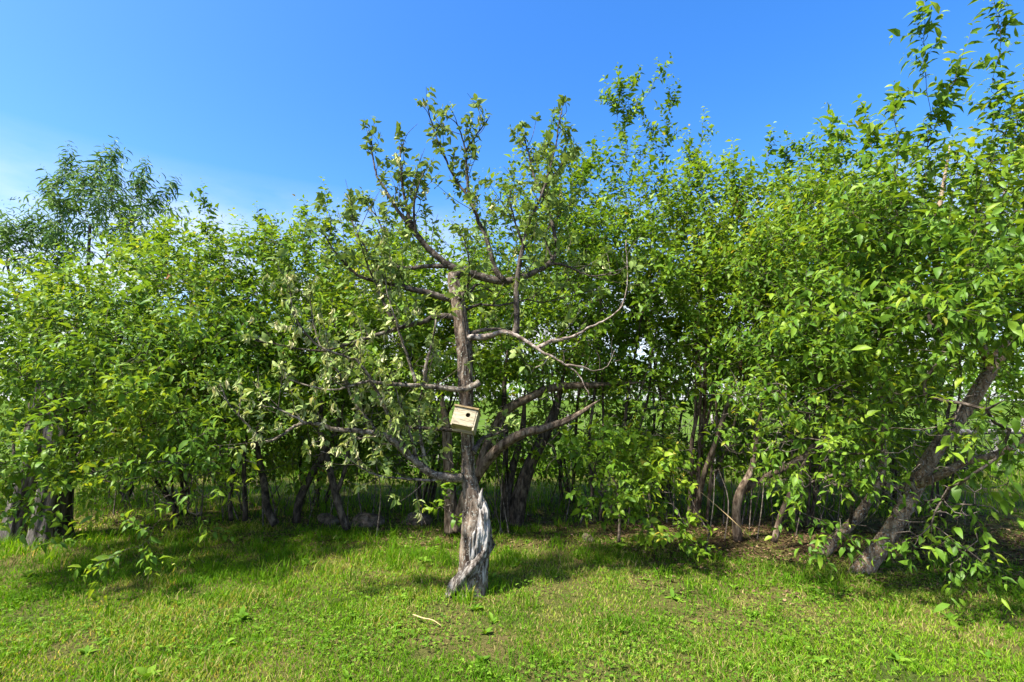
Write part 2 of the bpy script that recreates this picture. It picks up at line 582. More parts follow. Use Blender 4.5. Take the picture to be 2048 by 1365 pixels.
# ------------------------------------------------------------------ tree growth
class Tree:
    def __init__(s, seed):
        s.rng = np.random.default_rng(seed)
        s.pos, s.par, s.paths, s.fixr = [], [], [], {}

    def stem(s, pts, rad, parent=-1):
        idx = []
        for k, p in enumerate(pts):
            s.pos.append(np.asarray(p, float))
            s.par.append(parent if k == 0 else len(s.pos) - 2)
            idx.append(len(s.pos) - 1)
            s.fixr[idx[-1]] = rad[k]
        s.paths.append(('stem', idx))
        return idx

    def reach(s, targets, kind, wob=0.10, step=0.13, sort=True, uppen=0.5, back=0.35, drop=0.0):
        T = np.asarray(targets, float)
        if sort:
            A = np.array(s.pos)
            d = np.array([np.min(np.linalg.norm(A - t, axis=1)) for t in T])
            T = T[np.argsort(d)]
        for t in T:
            A = np.array(s.pos)
            dv = t - np.array((0, 0, drop)) - A
            d = np.linalg.norm(dv, axis=1) + uppen * np.maximum(0, -dv[:, 2])
            i = int(np.argmin(d))
            p0 = A[i]
            dist = np.linalg.norm(t - p0)
            if dist < 0.04:
                continue
            pd = p0 - A[s.par[i]] if s.par[i] >= 0 else np.array((0, 0, 1.0))
            pd = pd / max(np.linalg.norm(pd), 1e-6)
            ctrl = (p0 + t) / 2 + pd * back * dist * 0.5 + s.rng.normal(0, wob, 3) * dist
            k = int(np.clip(math.ceil(dist / step), 2, 9))
            u = np.linspace(0, 1, k + 1)[1:, None]
            q = (1 - u) ** 2 * p0 + 2 * u * (1 - u) * ctrl + u * u * t
            q[:-1] += s.rng.normal(0, 0.05 * min(dist, .3), q[:-1].shape)
            idx = [i]
            for row in q:
                s.pos.append(row)
                s.par.append(idx[-1])
                idx.append(len(s.pos) - 1)
            s.paths.append((kind, idx))

    def radii(s, r_tip, pw=0.44):
        n = len(s.pos)
        cnt = np.zeros(n)
        haschild = np.zeros(n, bool)
        for p in s.par:
            if p >= 0:
                haschild[p] = True
        cnt[~haschild] = 1
        for i in range(n - 1, -1, -1):
            if s.par[i] >= 0:
                cnt[s.par[i]] += cnt[i]
        r = r_tip * np.maximum(cnt, 1) ** pw
        for i, v in s.fixr.items():
            r[i] = v
        return r

    def tubes(s, r_tip, maxr=None):
        """Returns (stem builders, branches builder)."""
        R = s.radii(r_tip)
        A = np.array(s.pos)
        stems, br, bare = [], MB(), MB()
        for kind, idx in s.paths:
            path = A[idx]
            rad = R[idx].copy()
            if kind == 'stem':
                m = MB()
                thick = rad.max() > 0.06
                q = cat(np.concatenate([path, rad[:, None]], 1), 16 if thick else 4)
                m.tube(q[:, :3], q[:, 3].clip(0.003), 40 if thick else 12, 0.34 if thick else 0.16, seed=len(stems), flute=thick)
                stems.append(m)
                continue
            rad[0] = rad[1]
            if maxr:
                rad = np.minimum(rad, maxr)
            rad = np.minimum(rad, R[idx[0]] * 0.85)
            if kind == 'bare':
                rad = np.maximum(rad, np.linspace(.0042, .0026, len(rad)))
            k = 3 if rad[0] < 0.006 else (5 if rad[0] < 0.014 else 7)
            (bare if kind == 'bare' else br).tube(path, rad, k, cap=False)
        return stems, br, bare


def ell(spec, n, rng, shell=0.35):
    """Random points in an ellipsoid given by pixel centre, distance and half-sizes (px, px, m)."""
    px, py, Y, rx, ry, rd = spec
    c = P(px, py, Y)
    sc = Y / F_PX
    d = unit(rng.normal(size=(n, 3)))
    r = rng.random(n) ** shell
    q = d * r[:, None] * np.array((rx * sc, rd, ry * sc))
    return c + q


ALLTREES = []


def make_tree(name, label, category, base, stems, ells, n_targets, mat, bark, seed, L0=0.058, ratio=0.55, nl=10,
              per=4, slen=0.36, spires=(), bare=40, bare_box=None, n_single=60, tmpl='4', droop=0.25, group=None,
              r_tip=0.0022, youth=0.15, shell=0.35, extra=(), dead=0, upsh=0.22, bark_part='stem', zmin=0.5):
    tr = Tree(seed)
    rng = tr.rng
    for pts, rad in stems:
        tr.stem(pts, rad)
    wts = np.array([e[3] * e[4] * e[5] for e in ells], float)
    wts = wts / wts.sum()
    T = np.concatenate([ell(e, max(3, int(n_targets * k)), rng, shell) for e, k in zip(ells, wts)])
    T = T[T[:, 2] > zmin]
    tr.reach(T, 'leafy')
    if len(extra):
        tr.reach(extra, 'leafy', wob=0.05)
    n0 = len(tr.paths)
    for s_ in spires:
        tr.reach([s_], 'spire', wob=0.03, back=0.08, sort=False, drop=0.6)
    if bare and bare_box:
        Bt = np.concatenate([ell(e, bare // len(bare_box), rng, 0.6) for e in bare_box])
        tr.reach(Bt[Bt[:, 2] > 0.15], 'bare', wob=0.22)
    stem_m, br, bare_m = tr.tubes(r_tip)
    A = np.array(tr.pos)
    cen = np.mean([P(e[0], e[1], e[2]) for e in ells], axis=0)
    sp, sd, sl = [], [], []
    for kind, idx in tr.paths:
        if kind not in ('leafy', 'spire'):
            continue
        path = A[idx]
        d = unit(path[-1] - path[max(0, len(path) - 3)])
        out = unit(path[-1] - cen)
        if kind == 'leafy':
            for k in range(per):
                f = 1.0 if k == 0 else 0.35 + 0.65 * rng.random()
                q = f * (len(path) - 1)
                i = min(int(q), len(path) - 2)
                p = path[i] * (1 - q + i) + path[i + 1] * (q - i)
                dd = unit(d * 0.5 + out * 0.55 + rng.normal(0, .42, 3) + np.array((0, 0, upsh)))
                sp.append(p)
                sd.append(dd)
                sl.append(slen * (0.6 + 0.8 * rng.random()))
        else:
            n = len(path)
            for k in range(int(np.linalg.norm(path[-1] - path[0]) / 0.065 / (1 if tmpl == '4' else .85)) + 2):
                q = (1 - rng.random() ** 1.15 * 0.97) * (n - 1)
                i = min(int(q), n - 2)
                p = path[i] * (1 - q + i) + path[i + 1] * (q - i)
                dd = unit(d * 0.9 + rng.normal(0, .45, 3))
                sp.append(p)
                sd.append(dd)
                sl.append(slen * (0.3 + 0.35 * rng.random()))
            sp.append(path[-1])
            sd.append(d)
            sl.append(slen * 0.7)
    sp, sd, sl = np.array(sp), np.array(sd), np.array(sl)
    shoot_stems(br, sp, sd, sl, np.full(len(sp), r_tip * 0.8))
    tv, tt = (LEAF8_V, LEAF8_T) if tmpl == '8' else (LEAF4_V, LEAF4_T)
    yy = youth * rng.random(len(sp)) * 2
    leaves = shoots_to_leaves(sp, sd, sl, nl, rng, L0, ratio, droop, youth=yy)
    lp = leaves[0]
    leaves = list(leaves)
    leaves[6] = (leaves[6] + rng.normal(0, .05) + .55 * (fbm(lp[:, 0] * 1.6 + lp[:, 1] + 50, lp[:, 2] * 1.9 + 9, 3) - .5)).clip(0, 1)
    keep = leaves[0][:, 2] > 0.04
    leaves = [a[keep] for a in leaves]
    root = thing(name, base, label, category, group)
    for m in stem_m:
        m.build(bark_part, bark, root, base)
    br.build('branches', M_TWIG, root, base)['kind'] = 'stuff'
    if name == 'hedge_shrub':
        for k in range(9):
            a = np.array((base[0] + rng.normal(0, .45), base[1] + rng.normal(.2, .4), -.03))
            b = a + np.array((rng.normal(0, .22), rng.normal(0, .22), rng.uniform(.5, 1.3)))
            q = cat([a, (a + b) / 2 + rng.normal(0, .06, 3), b], 4)
            bare_m.tube(q, np.linspace(rng.uniform(.005, .012), .003, len(q)), 5, cap=False)
    if bare_m.v:
        bare_m.build('bare_twigs', M_DEADTWIG, root, base)['kind'] = 'stuff'
    put_leaves(root, base, mat, *leaves, tv, tt, n_single, tmpl)
    if dead:
        k = rng.choice(len(sp), dead)
        dl = shoots_to_leaves(sp[k], sd[k], sl[k] * 0.4, 4, rng, L0 * 0.8, 0.4, 1.2, 0.2)
        v, t, tn = leaf_mesh_arrays(dl[0] - base, dl[1], dl[2], dl[3], dl[4], dl[5], (rng.random(len(dl[0])) * 0.9), CURL8_V, LEAF8_T)
        o = link('dead_leaves', mesh_tris('dead_leaves', v, t, tn), M_DEADLEAF, root)
        o['kind'] = 'stuff'
        o['label'] = 'withered rust-brown leaves'
    ALLTREES.append((name, len(leaves[0])))
    return root


def gpath(pix, Ys, rpx):
    """Stem through pixels at given distances with radii in pixels."""
    pts, rad = [], []
    for (x, y), Y, r in zip(pix, Ys, rpx):
        pts.append(P(x, y, Y))
        rad.append(r * Y / F_PX)
    rad[-1] *= 0.4
    return pts, rad


# ================================================================== SETTING: ground
def make_ground():
    xs = np.concatenate([[-900, -300, -100, -40], np.linspace(-20, 20, 121), [40, 100, 300, 900]])
    ys = np.concatenate([[-60, -20], np.linspace(-4, 20, 97), [30, 60, 120, 300, 700, 1500]])
    X, Yv = np.meshgrid(xs, ys)
    Z = ground_z(X, Yv)
    v = np.stack([X, Yv, Z], -1).reshape(-1, 3)
    nx, ny = len(xs), len(ys)
    i, j = np.meshgrid(np.arange(nx - 1), np.arange(ny - 1))
    a = (j * nx + i).ravel()
    t = np.concatenate([np.stack([a, a + 1, a + nx + 1], 1), np.stack([a, a + nx + 1, a + nx], 1)])
    m, tr, b = new_mat('lawn_soil')
    tcn = tr.nodes.new('ShaderNodeTexCoord')
    n1 = tr.nodes.new('ShaderNodeTexNoise')
    n1.inputs['Scale'].default_value = 1.1
    n1.inputs['Detail'].default_value = 8
    n1.inputs['Roughness'].default_value = 0.65
    n2 = tr.nodes.new('ShaderNodeTexNoise')
    n2.inputs['Scale'].default_value = 55
    n2.inputs['Detail'].default_value = 6
    n2.inputs['Roughness'].default_value = 0.7
    tr.links.new(tcn.outputs['Object'], n1.inputs['Vector'])
    tr.links.new(tcn.outputs['Object'], n2.inputs['Vector'])
    r1 = ramp(tr, [(0.35, (0.060, 0.085, 0.014)), (0.55, (0.120, 0.105, 0.032)), (0.7, (0.16, 0.115, 0.05))])
    r2 = ramp(tr, [(0.3, (0.35, 0.35, 0.35)), (0.7, (1.5, 1.5, 1.5))])
    tr.links.new(n1.outputs[0], r1.inputs[0])
    tr.links.new(n2.outputs[0], r2.inputs[0])
    mxn = tr.nodes.new('ShaderNodeMix')
    mxn.data_type = 'RGBA'
    mxn.blend_type = 'MULTIPLY'
    mxn.inputs[0].default_value = 1
    tr.links.new(r1.outputs[0], mxn.inputs[6])
    tr.links.new(r2.outputs[0], mxn.inputs[7])
    tr.links.new(mxn.outputs[2], b.inputs['Base Color'])
    b.inputs['Roughness'].default_value = 0.95
    b.inputs['Specular IOR Level'].default_value = 0.1
    bp = tr.nodes.new('ShaderNodeBump')
    bp.inputs['Distance'].default_value = 0.03
    tr.links.new(n2.outputs[0], bp.inputs['Height'])
    tr.links.new(bp.outputs[0], b.inputs['Normal'])
    o = link('ground', mesh_tris('ground', v, t), m)
    tag(o, 'lawn soil and thatch running out under the hedge', 'ground', kind='structure')


make_ground()

FIELD_Y = 11.6


def make_field():
    m, tr, b = new_mat('hay_field')
    tcn = tr.nodes.new('ShaderNodeTexCoord')
    n1 = tr.nodes.new('ShaderNodeTexNoise')
    n1.inputs['Scale'].default_value = 1.6
    n1.inputs['Detail'].default_value = 12
    n1.inputs['Roughness'].default_value = 0.7
    tr.links.new(tcn.outputs['Object'], n1.inputs['Vector'])
    r1 = ramp(tr, [(0.3, (0.038, 0.080, 0.011)), (0.5, (0.062, 0.108, 0.017)), (0.7, (0.10, 0.125, 0.03))])
    tr.links.new(n1.outputs[0], r1.inputs[0])
    tr.links.new(r1.outputs[0], b.inputs['Base Color'])
    b.inputs['Roughness'].default_value = 1.0
    b.inputs['Specular IOR Level'].default_value = 0.0
    v = [(-900, FIELD_Y, 0.05), (900, FIELD_Y, 0.05), (900, 1500, 0.05), (-900, 1500, 0.05)]
    o = link('field', mesh_tris('field', v, [(0, 1, 2), (0, 2, 3)]), m)
    tag(o, 'sunlit green field beyond the wire fence', 'field', kind='structure')


make_field()


# ================================================================== the old fruit tree with the bird house
AB = G(940, 1188)
AY = float(AB[1])          # distance of the tree


def apple_tree():
    rng = np.random.default_rng(21)
    base = AB.copy()
    base[2] = float(ground_z(base[0], base[1]))
    root = thing('fruit_tree', base, 'old gnarled fruit tree with bleached trunk and pale curled leaves alone in the lawn', 'tree')
    # ---- trunk: outline measured at heights
    prof = [(1200, 903, 973), (1186, 905, 970), (1165, 912, 969), (1140, 915, 970), (1100, 920, 976), (1060, 922, 981),
            (1020, 924, 976), (995, 925, 966), (975, 922, 958), (950, 921, 950), (900, 922, 948), (860, 922, 946), (800, 918, 947), (740, 916, 946),
            (690, 914, 945), (640, 908, 935), (600, 903, 929), (570, 897, 921), (552, 896, 914), (545, 899, 911)]
    zz, cx, hw = [], [], []
    for y, l, r in prof:
        a, b = P(l, y, AY), P(r, y, AY)
        zz.append(a[2])
        cx.append((a[0] + b[0]) / 2)
        hw.append((b[0] - a[0]) / 2)
    zz, cx, hw = map(np.array, (zz, cx, hw))

    def surf(th, z, off=0.0):
        """Trunk surface: th 0 = right (+x), -pi/2 = towards the lens."""
        c = np.interp(z, zz, cx)
        r = np.interp(z, zz, hw)
        low = np.clip((0.85 - z) / 0.8, 0, 1)
        tw = th + z * 1.6 * low
        rid = (fbm(tw * 2.2 + 40, z * 1.1 + 3, 4) - 0.5)
        fine = (fbm(tw * 7 + 9, z * 9 + 1, 3) - 0.5)
        flute = np.cos(3 * tw + 1.0) * 0.10 * low
        r2 = r * (1 + rid * (0.25 + 0.55 * low) + fine * 0.26 + flute) + off
        yo = 0.03 * np.sin(z * 2.3) * np.clip(z, 0, 1)
        return np.stack([c + np.cos(th) * r2, AY + yo + np.sin(th) * r2, z + 0 * th], -1)

    def grid(name, th0, th1, z0, z1, nt, nz, offf, mat, closed):
        th = np.linspace(th0, th1, nt, endpoint=not closed)
        z = np.linspace(z0, z1, nz)
        TH, Z = np.meshgrid(th, z)
        v = surf(TH, Z, offf(TH, Z)).reshape(-1, 3)
        m = nt if closed else nt - 1
        i, j = np.meshgrid(np.arange(m), np.arange(nz - 1))
        a = (j * nt + i).ravel()
        b = (j * nt + (i + 1) % nt).ravel()
        t = np.concatenate([np.stack([a, b, b + nt], 1), np.stack([a, b + nt, a + nt], 1)])
        if closed:
            v = np.concatenate([v, v[-nt:].mean(0, keepdims=True) + (0, 0, 0.01)])
            e = (nz - 1) * nt
            k = np.arange(nt)
            t = np.concatenate([t, np.stack([e + k, e + (k + 1) % nt, np.full(nt, len(v) - 1)], 1)])
        return link(name, mesh_tris(name, v - base, t), mat, root)

    z_top = float(P(905, 546, AY)[2])
    trunk = grid('trunk', 0, 2 * math.pi, -0.06, z_top, 44, 240, lambda a, b: 0 * a, M_BARK_APPLE, True)

    # bleached bare wood where the bark has gone
    z0, z1 = float(P(950, 1165, AY)[2]), float(P(960, 979, AY)[2])

    def off(th, z):
        u = (z - z0) / (z1 - z0)
        lo = -1.95 + 0.25 * np.sin(z * 9) + 0.35 * (fbm(z * 6, z * 0 + 2, 3) - .5) + 0.45 * (u < 0.25)
        utop = 1 - .32 * np.clip((-0.75 - th) / .9, 0, 1) - .16 * fbm(th * 5 + 8, z * 0 + 1, 3) - .10 * np.clip(th + .2, 0, 1)
        hi = 0.35 + 0.3 * np.sin(z * 6 + 1)
        e = np.minimum(np.minimum((th - lo) / 0.18, (hi - th) / 0.18), np.minimum(u / 0.04, (utop - u) / 0.03))
        hole = np.clip((fbm(th * 5 + 3, z * 8 + 7, 4) - 0.59) * 9, 0, 1)
        fib = (fbm(th * 13 + z * 9, z * 2.2 + 5, 3) - 0.5) * 0.016 + (fbm(th * 9 + 3, z * 22, 3) - 0.5) * 0.008
        return np.clip(e, -1, 1) * 0.013 - 0.017 * hole + .7 * fib * np.clip(e, 0, 1)

    bw = grid('bare_wood', -2.2, 0.8, z0, z1, 80, 200, off, M_BARE, False)
    bw['label'] = 'bleached white bare wood where bark is gone'
    # splintered stub at the top of the bare wood and the twisted roots
    m = MB()
    for (x0, y0, x1, y1, r) in ((958, 1012, 965, 977, 6), (962, 1015, 961, 986, 6)):
        q = cat([np.append(P(x0, y0, AY - .05), r * AY / F_PX), np.append(P(x1, y1, AY - .04), 0.006)], 5)
        m.tube(q[:, :3], q[:, 3], 7, 0.3, seed=x0)
    s = m.build('broken_stub', M_BARE, root, base)
    m = MB()
    core = [(980, 1078, -.02), (967, 1106, -.095), (945, 1136, -.130), (926, 1157, -.125), (911, 1178, -.10), (896, 1199, -.09)]
    for k in range(7):
        a = (k - 3) * 3.4
        q = cat([np.append(P(x + a * .55 + rng.normal(0, 1.2), y + a * .75 + rng.normal(0, 1.2), AY + d + .012 * abs(k - 3) - .004 * (k % 2)), rng.uniform(3.6, 6.0) * AY / F_PX) for x, y, d in core], 7)
        m.tube(q[:, :3], q[:, 3], 9, 0.4, seed=k + 5)
    s = m.build('twisted_root', M_TWIST, root, base)
    s['label'] = 'grey twisted root strands wrapping the base'
    m = MB()
    q = cat([np.append(P(x, y, AY - .05), rr * AY / F_PX) for x, y, rr in ((955, 1120, 6), (958, 1150, 9), (961, 1180, 9), (962, 1200, 9))], 5)
    m.tube(q[:, :3], q[:, 3], 9, 0.25, seed=3)
    m.build('root', M_BARK_APPLE, root, base)

    # ---- limbs: pixel path, start/end radius in px, start/end depth offset (m)
    LIMBS = [
        ('b', [(908, 553), (931, 542), (958, 552), (999, 563), (1033, 559), (1068, 545), (1098, 528), (1115, 501), (1112, 480), (1102, 439), (1092, 405), (1081, 385), (1068, 354), (1054, 296), (1045, 268)], 10, 2.0, 0, 0.25),
        ('b', [(931, 546), (905, 535), (879, 518), (852, 491), (832, 467), (821, 453), (804, 433), (784, 402), (770, 378), (753, 350), (746, 316), (743, 279)], 9, 1.8, 0, -0.1),
        ('b', [(1031, 672), (1033, 640), (1033, 593), (1037, 542), (1047, 491), (1057, 446), (1074, 412), (1085, 385), (1098, 344), (1109, 303), (1119, 244), (1124, 220)], 7, 1.5, -0.12, -0.05),
        ('b', [(1008, 562), (989, 535), (972, 474), (958, 446), (948, 419), (934, 392), (914, 364), (897, 333), (886, 303), (873, 275), (862, 241), (857, 220)], 6, 1.4, 0.03, 0.1),
        ('b', [(948, 419), (938, 385), (934, 344), (931, 303), (924, 275), (915, 250), (905, 240)], 3.5, 1.2, 0.07, -0.05),
        ('b', [(931, 303), (950, 275), (968, 250), (980, 232)], 2, 1, 0.0, -0.1),
        ('b', [(825, 455), (811, 405), (804, 364), (801, 320), (799, 292)], 4, 1.3, -0.05, -0.15),
        ('b', [(832, 467), (828, 430), (830, 400), (838, 370), (850, 340)], 3, 1.2, -0.05, -0.25),
        ('b', [(905, 600), (862, 588), (811, 576), (770, 566), (729, 557), (702, 539), (681, 518), (660, 490), (646, 462)], 7, 1.5, 0, -0.35),
        ('b', [(893, 533), (852, 533), (811, 537), (787, 528), (773, 508), (767, 484), (760, 446), (738, 415), (716, 395)], 5, 1.3, 0, 0.3),
        ('b', [(912, 634), (873, 634), (842, 645), (794, 658), (737, 676), (690, 690), (650, 702), (600, 698), (560, 690), (510, 682)], 6.5, 1.2, -0.02, -0.55),
        ('b', [(794, 658), (770, 610), (752, 570), (735, 530), (722, 490)], 3.5, 1.2, -0.2, -0.3),
        ('b', [(770, 566), (745, 520), (715, 470), (700, 430)], 3, 1.2, -0.2, -0.2),
        ('e', [(959, 765), (935, 777), (908, 779), (857, 773), (805, 770), (761, 767), (737, 763), (703, 772), (662, 780), (610, 770), (570, 755)], 7, 1.5, -0.13, -0.5),
        ('e', [(833, 768), (819, 725), (805, 684), (792, 640), (775, 590), (770, 545)], 3.5, 1.2, -0.22, -0.3),
        ('e', [(850, 770), (853, 725), (867, 674), (872, 640)], 3.5, 2, -0.2, -0.22),
        ('e', [(926, 955), (894, 955), (870, 950), (853, 941), (836, 927), (812, 907), (795, 890), (778, 873), (744, 866), (703, 861), (668, 859), (641, 850), (614, 847), (599, 849), (582, 858), (561, 872), (537, 884), (520, 877), (496, 851), (472, 827), (455, 803), (440, 768)], 9, 1.6, -0.05, -0.55),
        ('e', [(853, 941), (846, 900), (839, 859), (839, 804), (845, 777), (850, 740)], 4, 1.5, -0.1, -0.2),
        ('e', [(836, 927), (822, 876), (809, 832), (798, 804), (790, 770)], 4, 1.3, -0.12, -0.3),
        ('e', [(819, 912), (802, 879), (788, 859), (765, 805), (737, 753), (713, 722), (692, 736 - 22), (640, 694), (613, 668), (594, 642), (585, 613), (578, 560)], 4.5, 1.2, -0.15, -0.6),
        ('e', [(790, 885), (755, 862), (715, 815), (690, 765), (668, 730), (640, 690), (625, 640), (620, 590)], 3.5, 1.2, -0.2, -0.2),
        ('e', [(614, 848), (590, 835), (565, 822), (545, 815), (520, 812)], 2, 1, -0.4, -0.5),
        ('b', [(925, 862), (891, 859), (839, 857), (798, 855), (760, 868), (737, 876), (700, 880)], 4.5, 1.2, 0.05, 0.25),
        ('b', [(946, 906), (952, 896), (966, 876), (986, 871), (1010, 860)], 6, 2.5, -0.02, 0.12),
        ('e', [(880, 958), (860, 960), (805, 958), (754, 951), (720, 934), (685, 914), (641, 903)], 3, 0.9, -0.07, -0.3),
        ('b', [(940, 668), (976, 659), (1014, 659), (1045, 655)], 4.5, 2, -0.02, 0.1),
        ('d', [(925, 678), (945, 675), (959, 676), (986, 671), (1004, 664), (1027, 669), (1055, 684), (1079, 701), (1106, 715), (1133, 731), (1157, 749), (1168, 770), (1180, 792)], 8.5, 1.2, -0.05, -0.35),
        ('d', [(1075, 697), (1103, 683), (1133, 678), (1161, 666), (1181, 654), (1212, 640), (1243, 612), (1255, 560), (1252, 480)], 4.5, 1.0, -0.2, -0.3),
        ('d', [(1133, 731), (1164, 734), (1188, 743), (1215, 732), (1229, 702)], 2.2, 0.7, -0.28, -0.2),
        ('d', [(1100, 712), (1085, 730), (1070, 735), (1062, 748)], 1.5, 0.6, -0.22, -0.15),
        ('b', [(1098, 528), (1125, 530), (1150, 540), (1180, 552), (1215, 548), (1240, 540)], 3.5, 1.0, 0.1, 0.0),
        ('b', [(918, 600), (930, 585), (936, 568), (938, 535), (935, 505), (925, 470)], 4, 1.2, -0.08, -0.3),
        ('b', [(1047, 491), (1032, 450), (1022, 410), (1020, 380)], 2.5, 1.0, -0.1, -0.25),
        ('b', [(1081, 385), (1100, 360), (1120, 335), (1140, 315)], 2, 1.0, 0.0, 0.2),
        ('b', [(1105, 520), (1090, 470), (1120, 430), (1148, 400)], 2, 0.9, 0.1, 0.3),
        ('b', [(930, 620), (960, 610), (1000, 612), (1050, 600), (1090, 605), (1150, 590), (1200, 580)], 3, 1.0, 0.05, 0.3),
        ('b', [(934, 590), (955, 570), (985, 585)], 4, 2.0, 0.05, 0.2),
        ('v', [(945, 790), (937, 740), (932, 690), (930, 650), (926, 615), (923, 580)], 1.8, 1.2, -0.14, -0.10),
    ]
    tw = MB()
    sp, sd, sl, hang = [], [], [], []
    for kk, (kind, pts, r0, r1, d0, d1) in enumerate(LIMBS):
        n = len(pts)
        s_ = np.linspace(0, 1, n)
        wig = 0.05 * np.sin(s_ * 7 + kk) * s_
        raw = [np.append(P(x, y, AY + d0 + (d1 - d0) * f ** 1.2 + g), (r0 * (1 - f) ** 1.5 + r1) * AY / F_PX * 0.82) for (x, y), f, g in zip(pts, s_, wig)]
        q = cat(raw, 5)
        q[1:-1, :3] += rng.normal(0, 0.0022, (len(q) - 2, 3))
        m = MB()
        m.tube(q[:, :3], q[:, 3], 9 if r0 > 4 else 7, 0.2, seed=kk)
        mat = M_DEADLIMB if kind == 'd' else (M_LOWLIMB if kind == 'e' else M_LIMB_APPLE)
        o = m.build('dead_limb' if kind == 'd' else ('vine_stem' if kind == 'v' else 'limb'), mat, root, base)
        if kind == 'v':
            continue
        L = np.concatenate([[0], np.cumsum(np.linalg.norm(np.diff(q[:, :3], axis=0), axis=1))])
        tot = L[-1]
        step = 0.066 if kind != 'd' else 0.16
        a = 0.22 * tot if r0 > 5 else 0.1 * tot
        while a < tot:
            i = min(int(np.searchsorted(L, a)), len(q) - 1)
            p = q[i, :3]
            tg = unit(q[min(i + 1, len(q) - 1), :3] - q[max(i - 1, 0), :3])
            d = unit(tg * 0.5 + rng.normal(0, .6, 3) + np.array((0, 0, 0.45)))
            ln = (0.12 + 0.36 * rng.random() ** 1.3) * (0.7 if kind == 'd' else 1)
            if a > tot * 0.93:
                d = unit(tg + rng.normal(0, .25, 3))
                ln *= 0.35
            elif p[2] > 3.2:
                ln *= 0.7
            mid = p + d * ln * .5 + rng.normal(0, .025, 3)
            end = p + d * ln + np.array((0, 0, .03)) + rng.normal(0, .03, 3)
            tp = cat([p, mid, end], 3)
            tw.tube(tp, np.linspace(0.0036, 0.0014, len(tp)) * min(1, q[i, 3] / 0.004), 4, cap=False)
            if kind != 'd' or rng.random() < 0.10:
                px, py, _ = project(p[None])
                left = px[0] < 800 and py[0] > 560
                for c in range(rng.integers(2, 5)):
                    f = rng.random() ** 0.38
                    pp = tp[int(f * (len(tp) - 1))]
                    sp.append(pp)
                    sd.append(unit(d * .6 + rng.normal(0, .5, 3) + np.array((0, 0, .25))))
                    sl.append(0.035 + 0.06 * rng.random())
                    hang.append(rng.random() < (0.68 if left else 0.10))
            a += step * (0.5 + rng.random())
    tw.build('twigs', M_LIMB_APPLE, root, base)['kind'] = 'stuff'
    sp, sd, sl, hang = np.array(sp), np.array(sd), np.array(sl), np.array(hang)
    # shoots in the sun's path left out so the bird house is lit
    rel = sp - P(929, 834, AY - .22)
    sdir = np.array(SUN_DIR)
    al = rel @ sdir
    far = np.linalg.norm(rel - al[:, None] * sdir, axis=1)
    ok = (al < 0) | (far > .19)
    sp, sd, sl, hang = sp[ok], sd[ok], sl[ok], hang[ok]
    A = shoots_to_leaves(sp[~hang], sd[~hang], sl[~hang], 5, rng, 0.056, 0.55, 0.2, 0.8, 1.0, 0.6)
    tone = A[6] * np.where(A[0][:, 2] > 2.45, 0.42, 0.95)  # darker tone on high leaves imitates backlight against the sky
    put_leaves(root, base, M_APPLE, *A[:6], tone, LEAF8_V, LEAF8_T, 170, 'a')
    B = shoots_to_leaves(sp[hang], sd[hang], sl[hang] * .6, 5, rng, 0.048, 0.55, 1.7, 0.25, 0.6, 0.8)
    put_leaves(root, base, M_APPLE, *B[:6], (0.45 + 0.55 * rng.random(len(B[0]))), CURL8_V, LEAF8_T, 130, 'c', 'wilted_foliage')
    print('apple leaves', len(A[0]), len(B[0]))
    return root


apple_tree()


